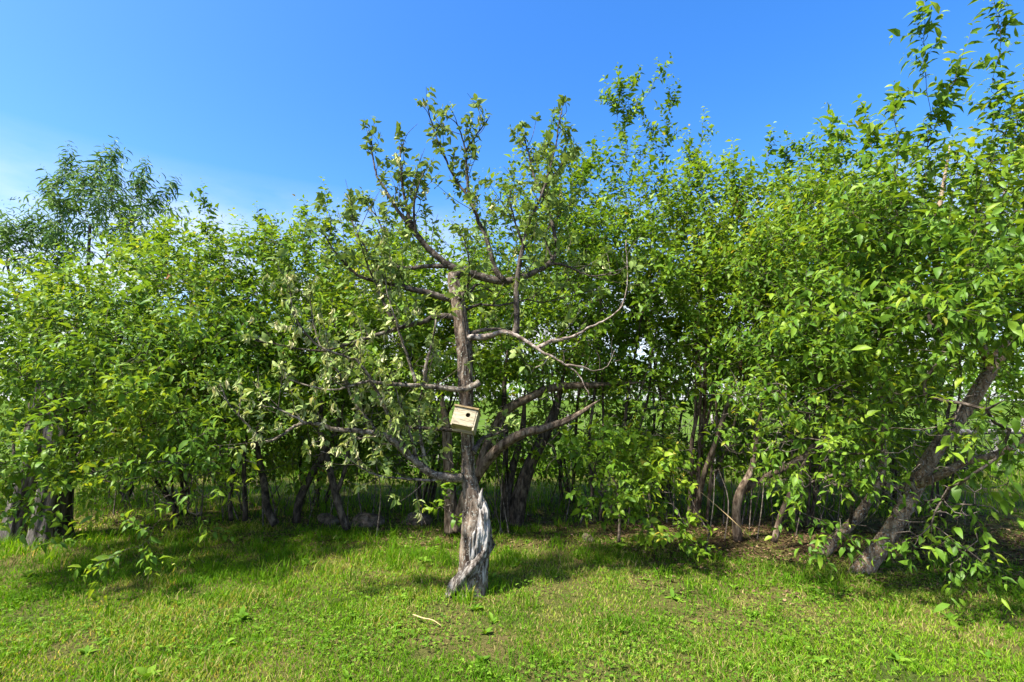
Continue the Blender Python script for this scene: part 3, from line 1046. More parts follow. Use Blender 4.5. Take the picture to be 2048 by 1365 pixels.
# ================================================================== bird house nailed to the trunk
def bird_house():
    u = AY / F_PX
    W, H, D, T = 0.165, 0.142, 0.125, 0.014
    root = thing('bird_house', (0, 0, 0), 'small pale pine bird house nailed crooked to the old trunk', 'bird house')
    c = P(929, 834, AY - 0.125 - 0.10)
    root.matrix_world = (Matrix.Translation(Vector(c)) @ Matrix.Rotation(math.radians(13.0), 4, 'Y')
                         @ Matrix.Rotation(math.radians(-20), 4, 'X') @ Matrix.Rotation(math.radians(-7), 4, 'Z'))
    # local: x right, y away from the lens, z up; origin at centre of the front board

    def board(name, x0, x1, y0, y1, z0, z1, mat, bev=0.0015):
        bm = bmesh.new()
        bmesh.ops.create_cube(bm, size=1)
        for v in bm.verts:
            v.co = Vector(((x0 + x1) / 2 + v.co.x * (x1 - x0), (y0 + y1) / 2 + v.co.y * (y1 - y0), (z0 + z1) / 2 + v.co.z * (z1 - z0)))
        bmesh.ops.bevel(bm, geom=bm.edges[:], offset=bev, segments=1, affect='EDGES')
        me = bpy.data.meshes.new(name)
        bm.to_mesh(me)
        bm.free()
        return link(name, me, mat, root)

    # front board with a real hole
    bm = bmesh.new()
    hx, hz, hr = 0.024, 0.020, 0.0185
    n = 32
    x0, x1, z0, z1 = -W / 2, W / 2, -H / 2, H / 2
    rings = {}
    for y in (0.0, T):
        inner, outer = [], []
        for k in range(n):
            a = 2 * math.pi * (k + .5) / n
            ca, sa = math.cos(a), math.sin(a)
            inner.append(bm.verts.new((hx + hr * ca, y, hz + hr * sa)))
            s = min((x1 - hx) / ca if ca > 0 else (x0 - hx) / ca, (z1 - hz) / sa if sa > 0 else (z0 - hz) / sa)
            outer.append(bm.verts.new((hx + s * ca, y, hz + s * sa)))
        cor = {}
        rings[y] = (inner, outer)
    # snap the nearest outer point to each corner
    for y in rings:
        for cxx in (x0, x1):
            for czz in (z0, z1):
                v = min(rings[y][1], key=lambda q: (q.co.x - cxx) ** 2 + (q.co.z - czz) ** 2)
                v.co.x, v.co.z = cxx, czz
    i0, o0 = rings[0.0]
    i1, o1 = rings[T]
    for k in range(n):
        j = (k + 1) % n
        bm.faces.new((i0[k], i0[j], o0[j], o0[k]))
        bm.faces.new((i1[j], i1[k], o1[k], o1[j]))
        bm.faces.new((i0[j], i0[k], i1[k], i1[j]))
        bm.faces.new((o0[k], o0[j], o1[j], o1[k]))
    bmesh.ops.recalc_face_normals(bm, faces=bm.faces[:])
    me = bpy.data.meshes.new('front_board')
    bm.to_mesh(me)
    bm.free()
    fo = link('front_board', me, M_PINE, root)
    fo['label'] = 'front board with a round entrance hole'
    for s in (-1, 1):
        xa = s * (W / 2 + 0.0005)
        xb = s * (W / 2 + T)
        board('side_board', min(xa, xb), max(xa, xb), 0.004, D, -H / 2 - (0.026 if s > 0 else 0.010), H / 2 - 0.001, M_PINE)
    board('floor_board', -W / 2 + .001, W / 2 - .001, T + .001, D, -H / 2 + 0.002, -H / 2 + 0.002 + T, M_PINE)
    board('back_board', -W / 2 - T, W / 2 + T, D + .001, D + T, -H / 2 - 0.02, H / 2 - .001, M_PINE)
    board('roof_board', -W / 2 - T - 0.006, W / 2 + T + 0.004, -0.014, D + T + 0.004, H / 2 + 0.0005, H / 2 + 0.0155, M_PINE_ROOF)
    for (x, z) in ((-W / 2 + .01, .05), (-W / 2 + .01, .0), (-W / 2 + .01, -.05), (W / 2 - .01, -.04), (W / 2 - .01, -.06), (-.03, -H / 2 + .008), (.03, -H / 2 + .008)):
        bm = bmesh.new()
        bmesh.ops.create_cone(bm, cap_ends=True, segments=8, radius1=0.0024, radius2=0.0024, depth=0.004)
        bmesh.ops.rotate(bm, verts=bm.verts, cent=(0, 0, 0), matrix=Matrix.Rotation(math.pi / 2, 3, 'X'))
        bmesh.ops.translate(bm, verts=bm.verts, vec=(x, -0.0002, z))
        me = bpy.data.meshes.new('nail')
        bm.to_mesh(me)
        bm.free()
        link('nail', me, M_NAIL, fo)


bird_house()


# ================================================================== hedge shrubs and trees
def auto_stems(base, top, n, r, rng, spread=0.35):
    out = []
    for k in range(n):
        b = base + np.array((rng.normal(0, .07), rng.normal(0, .07), -0.04))
        t = top + np.array((rng.normal(0, spread), rng.normal(0, spread), rng.normal(0, .2)))
        u = np.linspace(0, 1, 6)[:, None]
        c = (b + t) / 2 + rng.normal(0, .18, 3)
        q = (1 - u) ** 2 * b + 2 * u * (1 - u) * c + u * u * t
        q[1:-1] += rng.normal(0, .025, (4, 3))
        rr = r * (0.6 + 0.6 * rng.random())
        out.append((list(q), list(rr * np.linspace(1.15, 0.45, 6))))
    return out


def hedge(px, py, cpx, top, Y, label, n=280, stems=None, nst=3, rst=0.028, spires=(), seed=0, rx=175, bot=870, depth=1.2,
          bare=150, n_single=70, bark=None, dead=9, per=4, nl=11, L0=0.064, low=1.0, crownY=None, name='hedge_shrub', **kw):
    rng = np.random.default_rng(seed + 500)
    base = G(px, py) if py else P(px, 800, Y) * np.array((1, 1, 0))
    base[2] = float(ground_z(base[0], base[1]))
    cy = crownY or Y
    e = (cpx, (top + bot) / 2, cy, rx, (bot - top) / 2, depth)
    if stems is None:
        st = auto_stems(base, P(cpx, top * 0.45 + bot * 0.55, cy), nst, rst, rng)
    else:
        st = stems
    sp = [P(x, y, yy) for x, y, yy in spires]
    e2 = (cpx, 900, Y + .6, rx * .95, 60, depth * .7 * low)
    return make_tree(name, label, 'shrub', base, st, [e, e2], n, M_HEDGE, bark or M_DARKBARK, seed, L0=L0, nl=nl, per=per,
                     spires=sp, bare=bare, bare_box=[(cpx, 850, Y, rx * .9, 110, depth * .8), (cpx, 760, Y, rx * .8, 120, depth * .6)],
                     n_single=n_single, dead=dead, group='shrubs of the overgrown hedge', **kw)


YH = 6.4
hedge(372, 1030, 330, 455, YH, 'dense green hedge shrub with a bundle of straight brown stems beside the grey twin trunk', nst=6, rst=.02, seed=1, spires=[(408, 400, 6.0), (330, 440, 6.2)], rx=190)
hedge(478, 1040, 470, 455, YH, 'hedge shrub with two upright thin straight stems next to the straight brown stem bundle', nst=3, rst=.022, seed=2, spires=[(520, 440, 6.2)],
      stems=[gpath([(490, 1042), (490, 1000), (488, 940), (490, 860), (480, 760)], [6.3] * 5, [5, 4.5, 4, 3.5, 3]),
             gpath([(463, 1042), (460, 1000), (465, 940), (450, 850), (440, 770)], [6.4] * 5, [4, 4, 3.5, 3, 3])])
hedge(560, 1045, 585, 450, YH, 'hedge shrub with one elbow-bent dark trunk and one leaning away from it, before the boulders', seed=3,
      stems=[gpath([(552, 1050), (535, 1018), (528, 960), (515, 890), (520, 800)], [6.2, 6.2, 6.3, 6.4, 6.4], [8, 7, 6, 5, 4]),
             gpath([(592, 1045), (600, 1000), (625, 945), (665, 880), (690, 800)], [6.4] * 5, [8, 8, 7, 6, 4])],
      spires=[(545, 455, 6.4), (610, 425, 6.3)], rx=165)
hedge(690, 1057, 720, 450, YH, 'hedge shrub with dark forked trunk rising between two boulders', seed=4,
      stems=[gpath([(695, 1060), (680, 1020), (668, 975), (655, 920), (640, 850), (650, 770)], [6.1] * 6, [8, 7, 7, 6, 5, 4]),
             gpath([(672, 990), (690, 940), (700, 880), (720, 800)], [6.1] * 4, [5, 4, 3.5, 3])], spires=[(650, 390, 6.2)], rx=170)
hedge(905, 1062, 880, 450, 6.2, 'hedge shrub with brown lit limb leaning out behind the bird house tree', seed=5, bark=M_BROWNBARK,
      stems=[gpath([(902, 1065), (902, 1000), (897, 930), (893, 860), (880, 780)], [6.1] * 5, [13, 11, 10, 9, 6]),
             gpath([(915, 1062), (935, 990), (965, 935), (1000, 895), (1045, 868), (1085, 858), (1140, 838), (1200, 800)], [6.05, 6, 5.9, 5.8, 5.7, 5.7, 5.7, 5.7], [12, 11, 10, 10, 9, 8, 6, 3]),
             gpath([(925, 1055), (950, 960), (975, 890), (1010, 825), (1060, 795), (1110, 775), (1200, 770), (1290, 765)], [6.3] * 8, [10, 9, 9, 9, 8, 7, 5, 3])], rx=190, bot=840)
hedge(1030, 1048, 1070, 330, 6.5, 'hedge shrub with twin thick black trunks leaning apart behind the bird house tree', seed=6,
      stems=[gpath([(1030, 1050), (1040, 990), (1060, 930), (1085, 880), (1110, 820), (1130, 740)], [6.5] * 6, [16, 14, 12, 11, 8, 5]),
             gpath([(1012, 1045), (1016, 980), (1030, 920), (1045, 860), (1050, 780)], [6.6] * 5, [10, 9, 7, 6, 4]),
             gpath([(1016, 1045), (1010, 960), (1012, 880), (1008, 790), (1015, 700)], [6.7] * 5, [6, 6, 5, 5, 4])],
      spires=[(1108, 235, 6.3), (1140, 300, 6.4), (1185, 300, 6.4), (1100, 330, 6.3)], rx=180, bot=825, bare=220, n=300)
hedge(1212, 1048, 1265, 300, 6.5, 'tall hedge shrub with two high leafy spires above its dense crown', seed=7, nst=5, rst=.018,
      spires=[(1240, 170, 6.2), (1222, 190, 6.3), (1322, 148, 6.1), (1345, 200, 6.2), (1290, 230, 6.3), (1268, 165, 6.25)], rx=175, bot=815, low=.7, bare=240, n=300)
hedge(1392, 1050, 1420, 320, 6.3, 'hedge shrub with a thick dark clump of many stems', seed=8, nst=8, rst=.026,
      spires=[(1405, 252, 6.1), (1540, 287, 6.0), (1470, 330, 6.1), (1380, 290, 6.2)], rx=180, bot=810, low=.7, bare=240, n=300, bark=M_BROWNBARK)
hedge(1478, 1078, 1560, 340, 6.0, 'hedge shrub with brown forked trunk kinked above a slanting bare stem', seed=9, bark=M_BROWNBARK,
      stems=[gpath([(1476, 1082), (1472, 1030), (1480, 985), (1505, 935), (1515, 860), (1530, 780)], [5.8] * 6, [9, 8, 8, 6, 5, 4]),
             gpath([(1480, 985), (1530, 955), (1590, 925), (1640, 880), (1680, 820)], [5.85] * 5, [7, 6, 6, 5, 3]),
             gpath([(1548, 1085), (1562, 1030), (1590, 970), (1620, 900)], [5.5] * 4, [6, 5, 5, 4])], rx=170, bot=820, low=.7, bare=220)
hedge(1600, 1058, 1690, 300, 6.0, 'hedge shrub whose slim stems spread in a V behind the lichened leaning trunks', seed=10, nst=5, rst=.017, rx=180, n=280,
      spires=[(1600, 290, 5.7), (1660, 250, 5.6), (1575, 300, 5.8)])
hedge(1880, 1040, 1900, 330, 6.4, 'hedge shrub standing behind the leaning lichened trunk before the rail fence', seed=11, nst=4, rst=.02, rx=230, n=280)
# back row, seen through the front row
for k, (px, lab) in enumerate([(260, 'rear hedge shrub behind the brown stem bundle'), (640, 'rear hedge shrub behind the boulders'),
                               (860, 'rear hedge shrub directly behind the bird house tree'),
                               (1130, 'rear hedge shrub behind the twin black trunks'), (1330, 'rear hedge shrub behind the many-stemmed clump'),
                               (1560, 'rear hedge shrub behind the kinked brown trunk'), (1760, 'rear hedge shrub in front of the rail fence')]):
    hedge(px, None, px, [480, 500, 500, 440, 420, 430, 400][k], 7.9, lab, n=200, nst=4, rst=.026, seed=40 + k, rx=185, bot=[900, 905, 880, 885, 915, 905, 900][k], depth=1.1, bare=60,
          n_single=0, dead=0, L0=0.092, nl=10)
# flanks, running on beyond the picture
hedge(-190, None, -190, 470, 6.6, 'hedge shrub at the end of the hedge beyond the grey twin trunk', n=170, seed=60, rx=200, bare=20, n_single=20, dead=0)
hedge(2260, None, 2240, 330, 6.0, 'hedge shrub at the end of the hedge beyond the leaning lichened trunk', n=170, seed=61, rx=200, bare=20, n_single=20, dead=0)

# ---- old grey tree
LB = G(75, 1083)
Y0 = float(LB[1])
make_tree('old_tree', 'old tree with thick grey fluted twin trunk and drooping bright green branches', 'tree', LB * np.array((1, 1, 0)),
          [gpath([(20, 1095), (28, 1060), (45, 985), (72, 890), (95, 800), (92, 735), (70, 640)], [Y0, Y0, Y0, Y0, Y0, Y0, Y0], [25, 19, 18, 19, 21, 16, 8]),
           gpath([(82, 1095), (88, 1060), (100, 985), (112, 890), (120, 810), (135, 740), (160, 640)], [Y0 - .1] * 4 + [Y0] * 3, [28, 22, 20, 21, 22, 17, 8]),
           gpath([(122, 1090), (124, 1050), (128, 980), (140, 880), (160, 800), (195, 730), (260, 650)], [Y0 + .1] * 7, [22, 17, 15, 16, 17, 14, 7])],
          [(110, 700, 5.2, 230, 150, 1.3), (130, 870, 4.7, 190, 130, .8), (330, 720, 5.2, 190, 190, 1.0), (380, 860, 4.9, 140, 100, .6), (40, 620, 5.6, 160, 70, 1.0), (95, 955, 4.6, 120, 70, .45)],
          450, M_PLUM, M_GREYWOOD, 71, L0=0.065, ratio=.45, nl=9, per=4, slen=.34, n_single=300, tmpl='8', droop=.35, youth=.15,
          bare=130, bare_box=[(300, 950, 4.8, 210, 85, .6), (420, 930, 5.3, 130, 90, .5)], dead=2, bark_part='trunk', zmin=.35,
          extra=[P(*q) for q in ((300, 1075, 4.3), (250, 1100, 4.2), (210, 1125, 4.1), (340, 1010, 4.5), (440, 975, 4.7), (420, 1060, 4.8), (100, 1040, 4.5),
                                 (130, 1080, 4.4), (70, 1000, 4.6), (180, 1000, 4.5), (240, 960, 4.5), (20, 930, 4.3))])

# ---- leaning trees
RB = G(1722, 1148)
YR = float(RB[1])
make_tree('plum_tree', 'leaning tree with thick cracked lichened trunk and large fresh leaves on overhanging boughs', 'tree', RB * np.array((1, 1, 0)),
          [gpath([(1712, 1160), (1735, 1125), (1780, 1065), (1822, 990), (1850, 935), (1885, 880), (1935, 815), (1985, 735), (2030, 665), (2080, 580), (2090, 440)],
                 [YR, YR, YR, YR, YR - .05, YR - .1, YR - .1, YR - .15, YR - .2, YR - .3, YR - .4], [20, 17, 15, 14, 13, 12, 11.5, 11, 9, 7, 5]),
           gpath([(1835, 970), (1880, 950), (1930, 925), (1990, 910), (2048, 880), (2120, 840)], [YR - .05, YR - .2, YR - .35, YR - .5, YR - .6, YR - .7], [8, 8, 7, 6, 5, 4]),
           gpath([(1985, 735), (1930, 640), (1880, 560), (1870, 470), (1885, 380), (1900, 290)], [YR - .15, YR - .2, YR - .3, YR - .3, YR - .3, YR - .3], [9, 8, 7, 6, 4, 3])],
          [(1950, 430, 3.9, 260, 190, .9), (1880, 620, 3.7, 260, 90, .8), (2050, 560, 3.3, 150, 160, .6), (1760, 480, 4.2, 170, 150, .8), (1720, 640, 4.3, 150, 90, .6),
           (2120, 330, 3.8, 160, 160, .7)],
          400, M_PLUM, M_LICHENBARK, 81, L0=0.067, ratio=.45, nl=9, per=4, slen=.36, n_single=300, tmpl='8', droop=.3, youth=.22,
          bare=190, bare_box=[(1860, 830, 4.1, 210, 120, .6), (1850, 1000, 4.1, 150, 90, .5)], dead=4, bark_part='trunk', zmin=.3,
          spires=[P(2005, 5, 3.4), P(1850, 40, 3.4), P(1925, 110, 3.5), P(1790, 215, 3.8), P(1735, 240, 3.9), P(1665, 255, 4.0)],
          extra=[P(*q) for q in ((1900, 850, 3.6), (1960, 830, 3.4), (2010, 800, 3.3), (1960, 940, 3.6), (2000, 960, 3.5), (1850, 790, 3.8), (1730, 850, 4.0), (1950, 1010, 3.8),
                                 (1830, 1090, 3.9), (1900, 1075, 3.8), (1960, 1120, 3.7), (1870, 1000, 4.0), (2020, 860, 3.5), (1770, 880, 3.9), (1900, 1130, 3.7))])
SB = G(1648, 1113)
YS = float(SB[1])
make_tree('plum_tree', 'slimmer leaning tree with grey lichened trunk close to the thick leaning trunk', 'tree', SB * np.array((1, 1, 0)),
          [gpath([(1640, 1122), (1662, 1090), (1700, 1050), (1735, 1005), (1760, 955), (1770, 880), (1760, 780), (1740, 680)], [YS] * 8, [11, 9, 8.5, 8, 7.5, 6, 4.5, 3.5]),
           gpath([(1755, 965), (1790, 975), (1825, 965), (1870, 940)], [YS, YS - .1, YS - .2, YS - .3], [6, 6, 5, 3])],
          [(1660, 560, 4.7, 170, 180, .9), (1620, 740, 4.5, 150, 110, .7), (1640, 900, 4.4, 110, 90, .5)],
          230, M_PLUM, M_LICHENBARK, 82, L0=0.062, ratio=.48, nl=9, per=4, slen=.32, n_single=220, tmpl='8', droop=.3, youth=.22,
          bare=190, bare_box=[(1600, 820, 4.5, 190, 120, .6), (1680, 970, 4.5, 130, 80, .5)], dead=4, bark_part='trunk', zmin=.2,
          extra=[P(*q) for q in ((1500, 790, 4.4), (1460, 790, 4.3), (1590, 1020, 4.3), (1640, 1040, 4.2), (1700, 1075, 4.1), (1620, 1090, 4.2), (1560, 700, 4.4), (1690, 930, 4.1), (1480, 860, 4.5))])

# ---- leafy saplings before the hedge
for k, (px, py, ells, lab) in enumerate([
        (1237, 1088, [(1215, 960, 5.0, 70, 90, .35), (1190, 900, 5.0, 60, 60, .3)], 'thin leafy sapling beside the small stone at the hedge foot'),
        (1302, 1092, [(1320, 1000, 4.9, 70, 85, .3), (1370, 1060, 4.8, 40, 40, .2), (1300, 890, 5.1, 60, 80, .3)], 'bushy sapling with bright young leaves at the hedge foot'),
        (905, 1062, [(905, 1005, 5.6, 20, 30, .1)], 'tiny bright green seedling beside the bird house tree trunk')]):
    b = G(px, py) * np.array((1, 1, 0))
    make_tree('sapling', lab, 'sapling', b, [gpath([(px, py + 3), (px + 2, py - 50), (px - 3, py - 110), (ells[0][0], ells[0][1] - 20)][:4 if k < 2 else 2], [b[1]] * 4, [3, 2.6, 2, 1.5])],
              ells, [50, 52, 6][k], M_HEDGE, M_TWIG, 90 + k, L0=.062, ratio=.58, nl=8, per=3, slen=.2, n_single=[160, 200, 30][k], tmpl='8', youth=.25, bare=12, bare_box=[ells[0]], zmin=.12)

# ---- slim-leaved trees rising behind the hedge
for px, ells, spires, lab in [
        (215, [(215, 430, 9.5, 105, 95, .9), (180, 380, 9.4, 60, 50, .5)], [(225, 300, 9.3), (135, 312, 9.3), (290, 335, 9.3), (340, 375, 9.4), (95, 385, 9.4), (200, 320, 9.4)], 'tall slim-leaved tree with weeping leaves rising above the hedge'),
        (60, [(65, 510, 9.5, 55, 55, .6)], [(65, 432, 9.4), (15, 455, 9.4), (100, 455, 9.4)], 'lower slim-leaved tree beside the taller weeping one behind the hedge')]:
    b = P(px, 800, 9.6) * np.array((1, 1, 0))
    rg = np.random.default_rng(int(px))
    make_tree('slim_leaved_tree', lab, 'tree', b, auto_stems(b, P(px, ells[0][1] + 50, 9.5), 3, .05, rg, .2), ells, 105 if px > 100 else 42, M_WILLOW, M_DARKBARK, 100 + px,
              L0=.125, ratio=.24, nl=10, per=3, slen=.45, spires=[P(*s) for s in spires], bare=0, n_single=0, tmpl='8', droop=.9, youth=.05, upsh=.8)


# ================================================================== stones
def stone(px, py, wpx, hpx, label, seed):
    rng = np.random.default_rng(seed)
    b = G(px, py)
    sc = b[1] / F_PX
    bm = bmesh.new()
    bmesh.ops.create_icosphere(bm, subdivisions=4, radius=1)
    ph = rng.random(6) * 6
    for v in bm.verts:
        d = v.co.normalized()
        k = 1 + .13 * math.sin(2.1 * d.x + ph[0]) * math.cos(1.7 * d.y + ph[1]) + .10 * math.sin(3.7 * d.z + ph[2] + d.x * 2) + .05 * math.sin(7 * d.x + ph[3]) * math.sin(6 * d.y + ph[4])
        v.co = Vector((d.x * k * wpx / 2 * sc, d.y * k * wpx / 2 * sc * .8, (max(d.z, -.5) * k) * hpx * sc * .85 + hpx * sc * .05))
    for f in bm.faces:
        f.smooth = True
    me = bpy.data.meshes.new('boulder')
    bm.to_mesh(me)
    bm.free()
    o = link('boulder' if wpx > 30 else 'stone', me, M_STONE)
    o.location = (b[0], b[1], float(ground_z(b[0], b[1])))
    tag(o, label, 'stone', 'stones along the hedge foot')


stone(657, 1046, 44, 20, 'small rounded tan boulder next to the forked dark trunk', 1)
stone(733, 1050, 66, 24, 'widest grey boulder at the hedge foot', 2)
stone(833, 1046, 58, 20, 'low brown boulder near the bird house tree', 3)
stone(1176, 1082, 26, 14, 'small pinkish stone in the grass beside the thin sapling', 4)


# ================================================================== fences behind the hedge
def wire_fence():
    Yf = 11.0
    root = thing('wire_fence', (0, Yf, 0), 'old page wire fence on thin posts behind the hedge', 'fence')
    base = np.array((0, Yf, 0))
    rng = np.random.default_rng(5)
    for k, x in enumerate(np.arange(-13, 14, 2.9)):
        m = MB()
        x += rng.normal(0, .15)
        m.tube(cat([(x, Yf + .03, -.1), (x + rng.normal(0, .02), Yf + .03, .6), (x + rng.normal(0, .04), Yf + .03, 1.22)], 3), [.05, .05, .048, .046, .045, .044, .043], 8, .1, seed=k)
        m.build('post', M_FENCEWOOD, root, base)
    for z in (.14, .27, .40, .54, .68, .84, 1.0, 1.14):
        m = MB()
        xs = np.linspace(-13.3, 13.3, 40)
        m.tube(np.stack([xs, 0 * xs + Yf - .022, z + rng.normal(0, .006, 40)], 1), np.full(40, .0022), 4)
        m.build('wire', M_WIRE, root, base)
    m = MB()
    for x in np.arange(-13.2, 13.2, .16):
        m.tube([(x, Yf - .024, .10), (x + rng.normal(0, .01), Yf - .024, 1.15)], [.0019, .0019], 3)
    m.build('stay_wires', M_WIRE, root, base)['kind'] = 'stuff'


wire_fence()


def rail_fence():
    Yf = 9.0
    root = thing('rail_fence', (7.0, Yf, 0), 'weathered grey split rail fence behind the leaning trees', 'fence')
    base = np.array((7.0, Yf, 0))
    rng = np.random.default_rng(6)
    posts = [3.6, 6.3, 9.0, 11.7]
    for x in posts:
        m = MB()
        m.tube(cat([(x, Yf + .08, -.1), (x + .01, Yf + .08, .6), (x, Yf + .08, 1.25)], 3), np.linspace(.07, .06, 7), 9, .15, seed=int(x * 3))
        m.build('post', M_FENCEWOOD, root, base)
    for a, b in zip(posts[:-1], posts[1:]):
        for z in (.62, .98):
            m = MB()
            z0, z1 = z + rng.normal(0, .02), z + rng.normal(0, .02)
            q = cat([(a - .12, Yf, z0), ((a + b) / 2, Yf + .01, (z0 + z1) / 2 - .015), (b + .12, Yf + .005 + .05, z1)], 5)
            m.tube(q, np.full(len(q), .05), 7, .2, seed=int(a * 7 + z * 10))
            m.build('rail', M_FENCEWOOD, root, base)


rail_fence()


# ================================================================== far woods along the horizon
def far_woods():
    rng = np.random.default_rng(8)
    n = 26000
    x = rng.uniform(-230, 230, n)
    y = rng.uniform(95, 135, n)
    h = 7 + 7 * fbm(x * .07 + 3, y * .05, 3)
    z = h * rng.random(n) ** .6
    p = np.stack([x, y, z], 1)
    D = unit(rng.normal(size=(n, 3)))
    S, N = leaf_frames(D, 1, .6, rng)
    L = rng.uniform(.7, 1.6, n)
    v, t, tn = leaf_mesh_arrays(p, D, S, N, L, L * .8, rng.random(n) * .6, LEAF4_V, LEAF4_T)
    o = link('woods', mesh_tris('woods', v, t, tn), M_HEDGE)
    tag(o, 'far line of woods across the field behind the hedge', 'woods', kind='stuff')


far_woods()


# ================================================================== grass, clover, litter
def hedge_edge(x):
    """Distance at which the mown lawn gives way to the bare hedge foot."""
    return np.interp(x, [-9, -5, -3, -1, 0.5, 2, 4, 6, 9], [6.6, 6.3, 6.2, 5.9, 6.0, 5.2, 4.65, 4.5, 4.4])


def blades(name, x, y, h, wd, tone, mat, rng, lean=.45, label=None):
    n = len(x)
    z = ground_z(x, y) - .004
    p = np.stack([x, y, z], 1)
    a = rng.random(n) * 6.283
    s = np.stack([np.cos(a), np.sin(a), 0 * a], 1)
    b = rng.random(n) * 6.283
    l = lean * (.3 + rng.random(n))
    ld = np.stack([np.cos(b) * l, np.sin(b) * l, np.ones(n)], 1)
    mid = p + unit(ld) * (h * .55)[:, None]
    ld2 = ld * np.array((2.4, 2.4, .75))
    tip = mid + unit(ld2) * (h * .5)[:, None]
    w2 = (s * wd[:, None] / 2)
    v = np.stack([p - w2, p + w2, mid - w2 * .8, mid + w2 * .8, tip], 1).reshape(-1, 3)
    t = (np.array([(0, 1, 3), (0, 3, 2), (2, 3, 4)])[None] + (np.arange(n) * 5)[:, None, None]).reshape(-1, 3)
    o = link(name, mesh_tris(name, v, t, np.repeat(tone.clip(0, 1), 5)), mat)
    if label:
        tag(o, label, name, kind='stuff')
    return o


def lawn():
    rng = np.random.default_rng(12)
    n = 300000
    y = 2.0 * (8.2 / 2.0) ** (rng.random(n) ** .92)
    x = rng.uniform(-1, 1, n) * (1.06 * y + .5)
    edge = hedge_edge(x)
    patch = fbm(x * .9 + 4, y * .9 + 8, 4)
    fine = fbm(x * 4 + 14, y * 4 + 3, 3)
    # sparse under the hedge
    under = np.clip((y - edge) / 0.6 + .3 * (fine - .5) * 2, 0, 1)
    keep = rng.random(n) > under * np.where(x > .8, .9, .75)
    bare = (fbm(x * 2.3 + 40, y * 2.3 + 22, 4) > .61)
    keep &= ~(bare & (rng.random(n) < .70))
    x, y, patch, fine, under = x[keep], y[keep], patch[keep], fine[keep], under[keep]
    n = len(x)
    tall = np.clip((fbm(x * 1.9 + 9, y * 1.9 + 50, 3) - .5) * 5, 0, 1)
    h = (.018 + .024 * rng.random(n)) * (1 + 1.1 * tall) * (1 + .35 * (y > 4.5))
    wd = (.0034 + .0030 * rng.random(n)) * (1 + .10 * (y - 2))
    dry = np.clip((fbm(x * 1.3 + 60, y * 1.3 + 33, 4) - .46) * 4.5 + .30 * np.clip((x + .8) / 1.5, -1.3, .6) + .22 * np.clip(y - 3.4, -1.2, 1), 0, 1)
    tone = .06 + .42 * rng.random(n) + .50 * (patch - .32) - .14 * tall + .10 * (fine - .5)
    isdry = rng.random(n) < (.04 + .50 * dry + .25 * under)
    straw = np.zeros(n)
    for qx, qy, rr in ((660, 1122, .20), (612, 1140, .13), (690, 1145, .12), (1385, 1252, .10), (1490, 1205, .14), (1955, 1198, .16), (250, 1172, .10), (1100, 1235, .10), (330, 1228, .07), (1620, 1230, .16)):
        g = G(qx, qy)
        straw = np.maximum(straw, np.exp(-((x - g[0]) ** 2 + ((y - g[1]) * .8) ** 2) / rr ** 2))
    isdry |= rng.random(n) < straw * 1.1
    h = h * (1 - .45 * straw)
    tone = np.where(isdry, .60 + .40 * rng.random(n) ** 1.3, tone)
    blades('grass', x, y, h, wd, tone, M_GRASS, rng, .55, 'mown lawn grass with dry yellow patches and longer tufts')
    # long tufts: round the old trunk, along the hedge foot and beneath it
    X, Y, H = [], [], []
    for cx, cy, k, hh, sp in [(AB[0] - .03, AB[1] - .17, 90, .15, .06), (AB[0] + .20, AB[1] - .02, 60, .13, .07), (AB[0] - .22, AB[1] - .05, 40, .10, .06),
                              (LB[0], LB[1] - .35, 150, .14, .3), (LB[0] + .5, LB[1] - .1, 120, .14, .25)]:
        X.append(rng.normal(cx, sp, k)); Y.append(rng.normal(cy, sp, k)); H.append(np.full(k, hh))
    for k in range(330):
        cx = rng.uniform(-6.5, 6.5)
        cy = hedge_edge(cx) + rng.normal(-.5, .7)
        if cx > 1 and rng.random() < .7:
            continue
        c = rng.integers(12, 34)
        X.append(rng.normal(cx, .05, c)); Y.append(rng.normal(cy, .05, c)); H.append(np.full(c, rng.uniform(.07, .17)))
    nn = 34000
    ux = rng.uniform(-11, 11, nn)
    uy = rng.uniform(7.0, 13.5, nn)
    X.append(ux); Y.append(uy); H.append((.10 + .26 * rng.random(nn) * fbm(ux, uy, 3)) * (1 + .8 * (uy > 10.2)))
    X, Y, H = map(np.concatenate, (X, Y, H))
    n = len(X)
    tn = .10 + .45 * rng.random(n) + np.where(rng.random(n) < .1, .4, 0)
    blades('long_grass', X, Y, H * (.6 + .6 * rng.random(n)), .0045 + .004 * rng.random(n) * (1 + .1 * Y), tn, M_GRASS, rng, .35,
           'longer unmown grass at trunk bases and behind the hedge')


lawn()


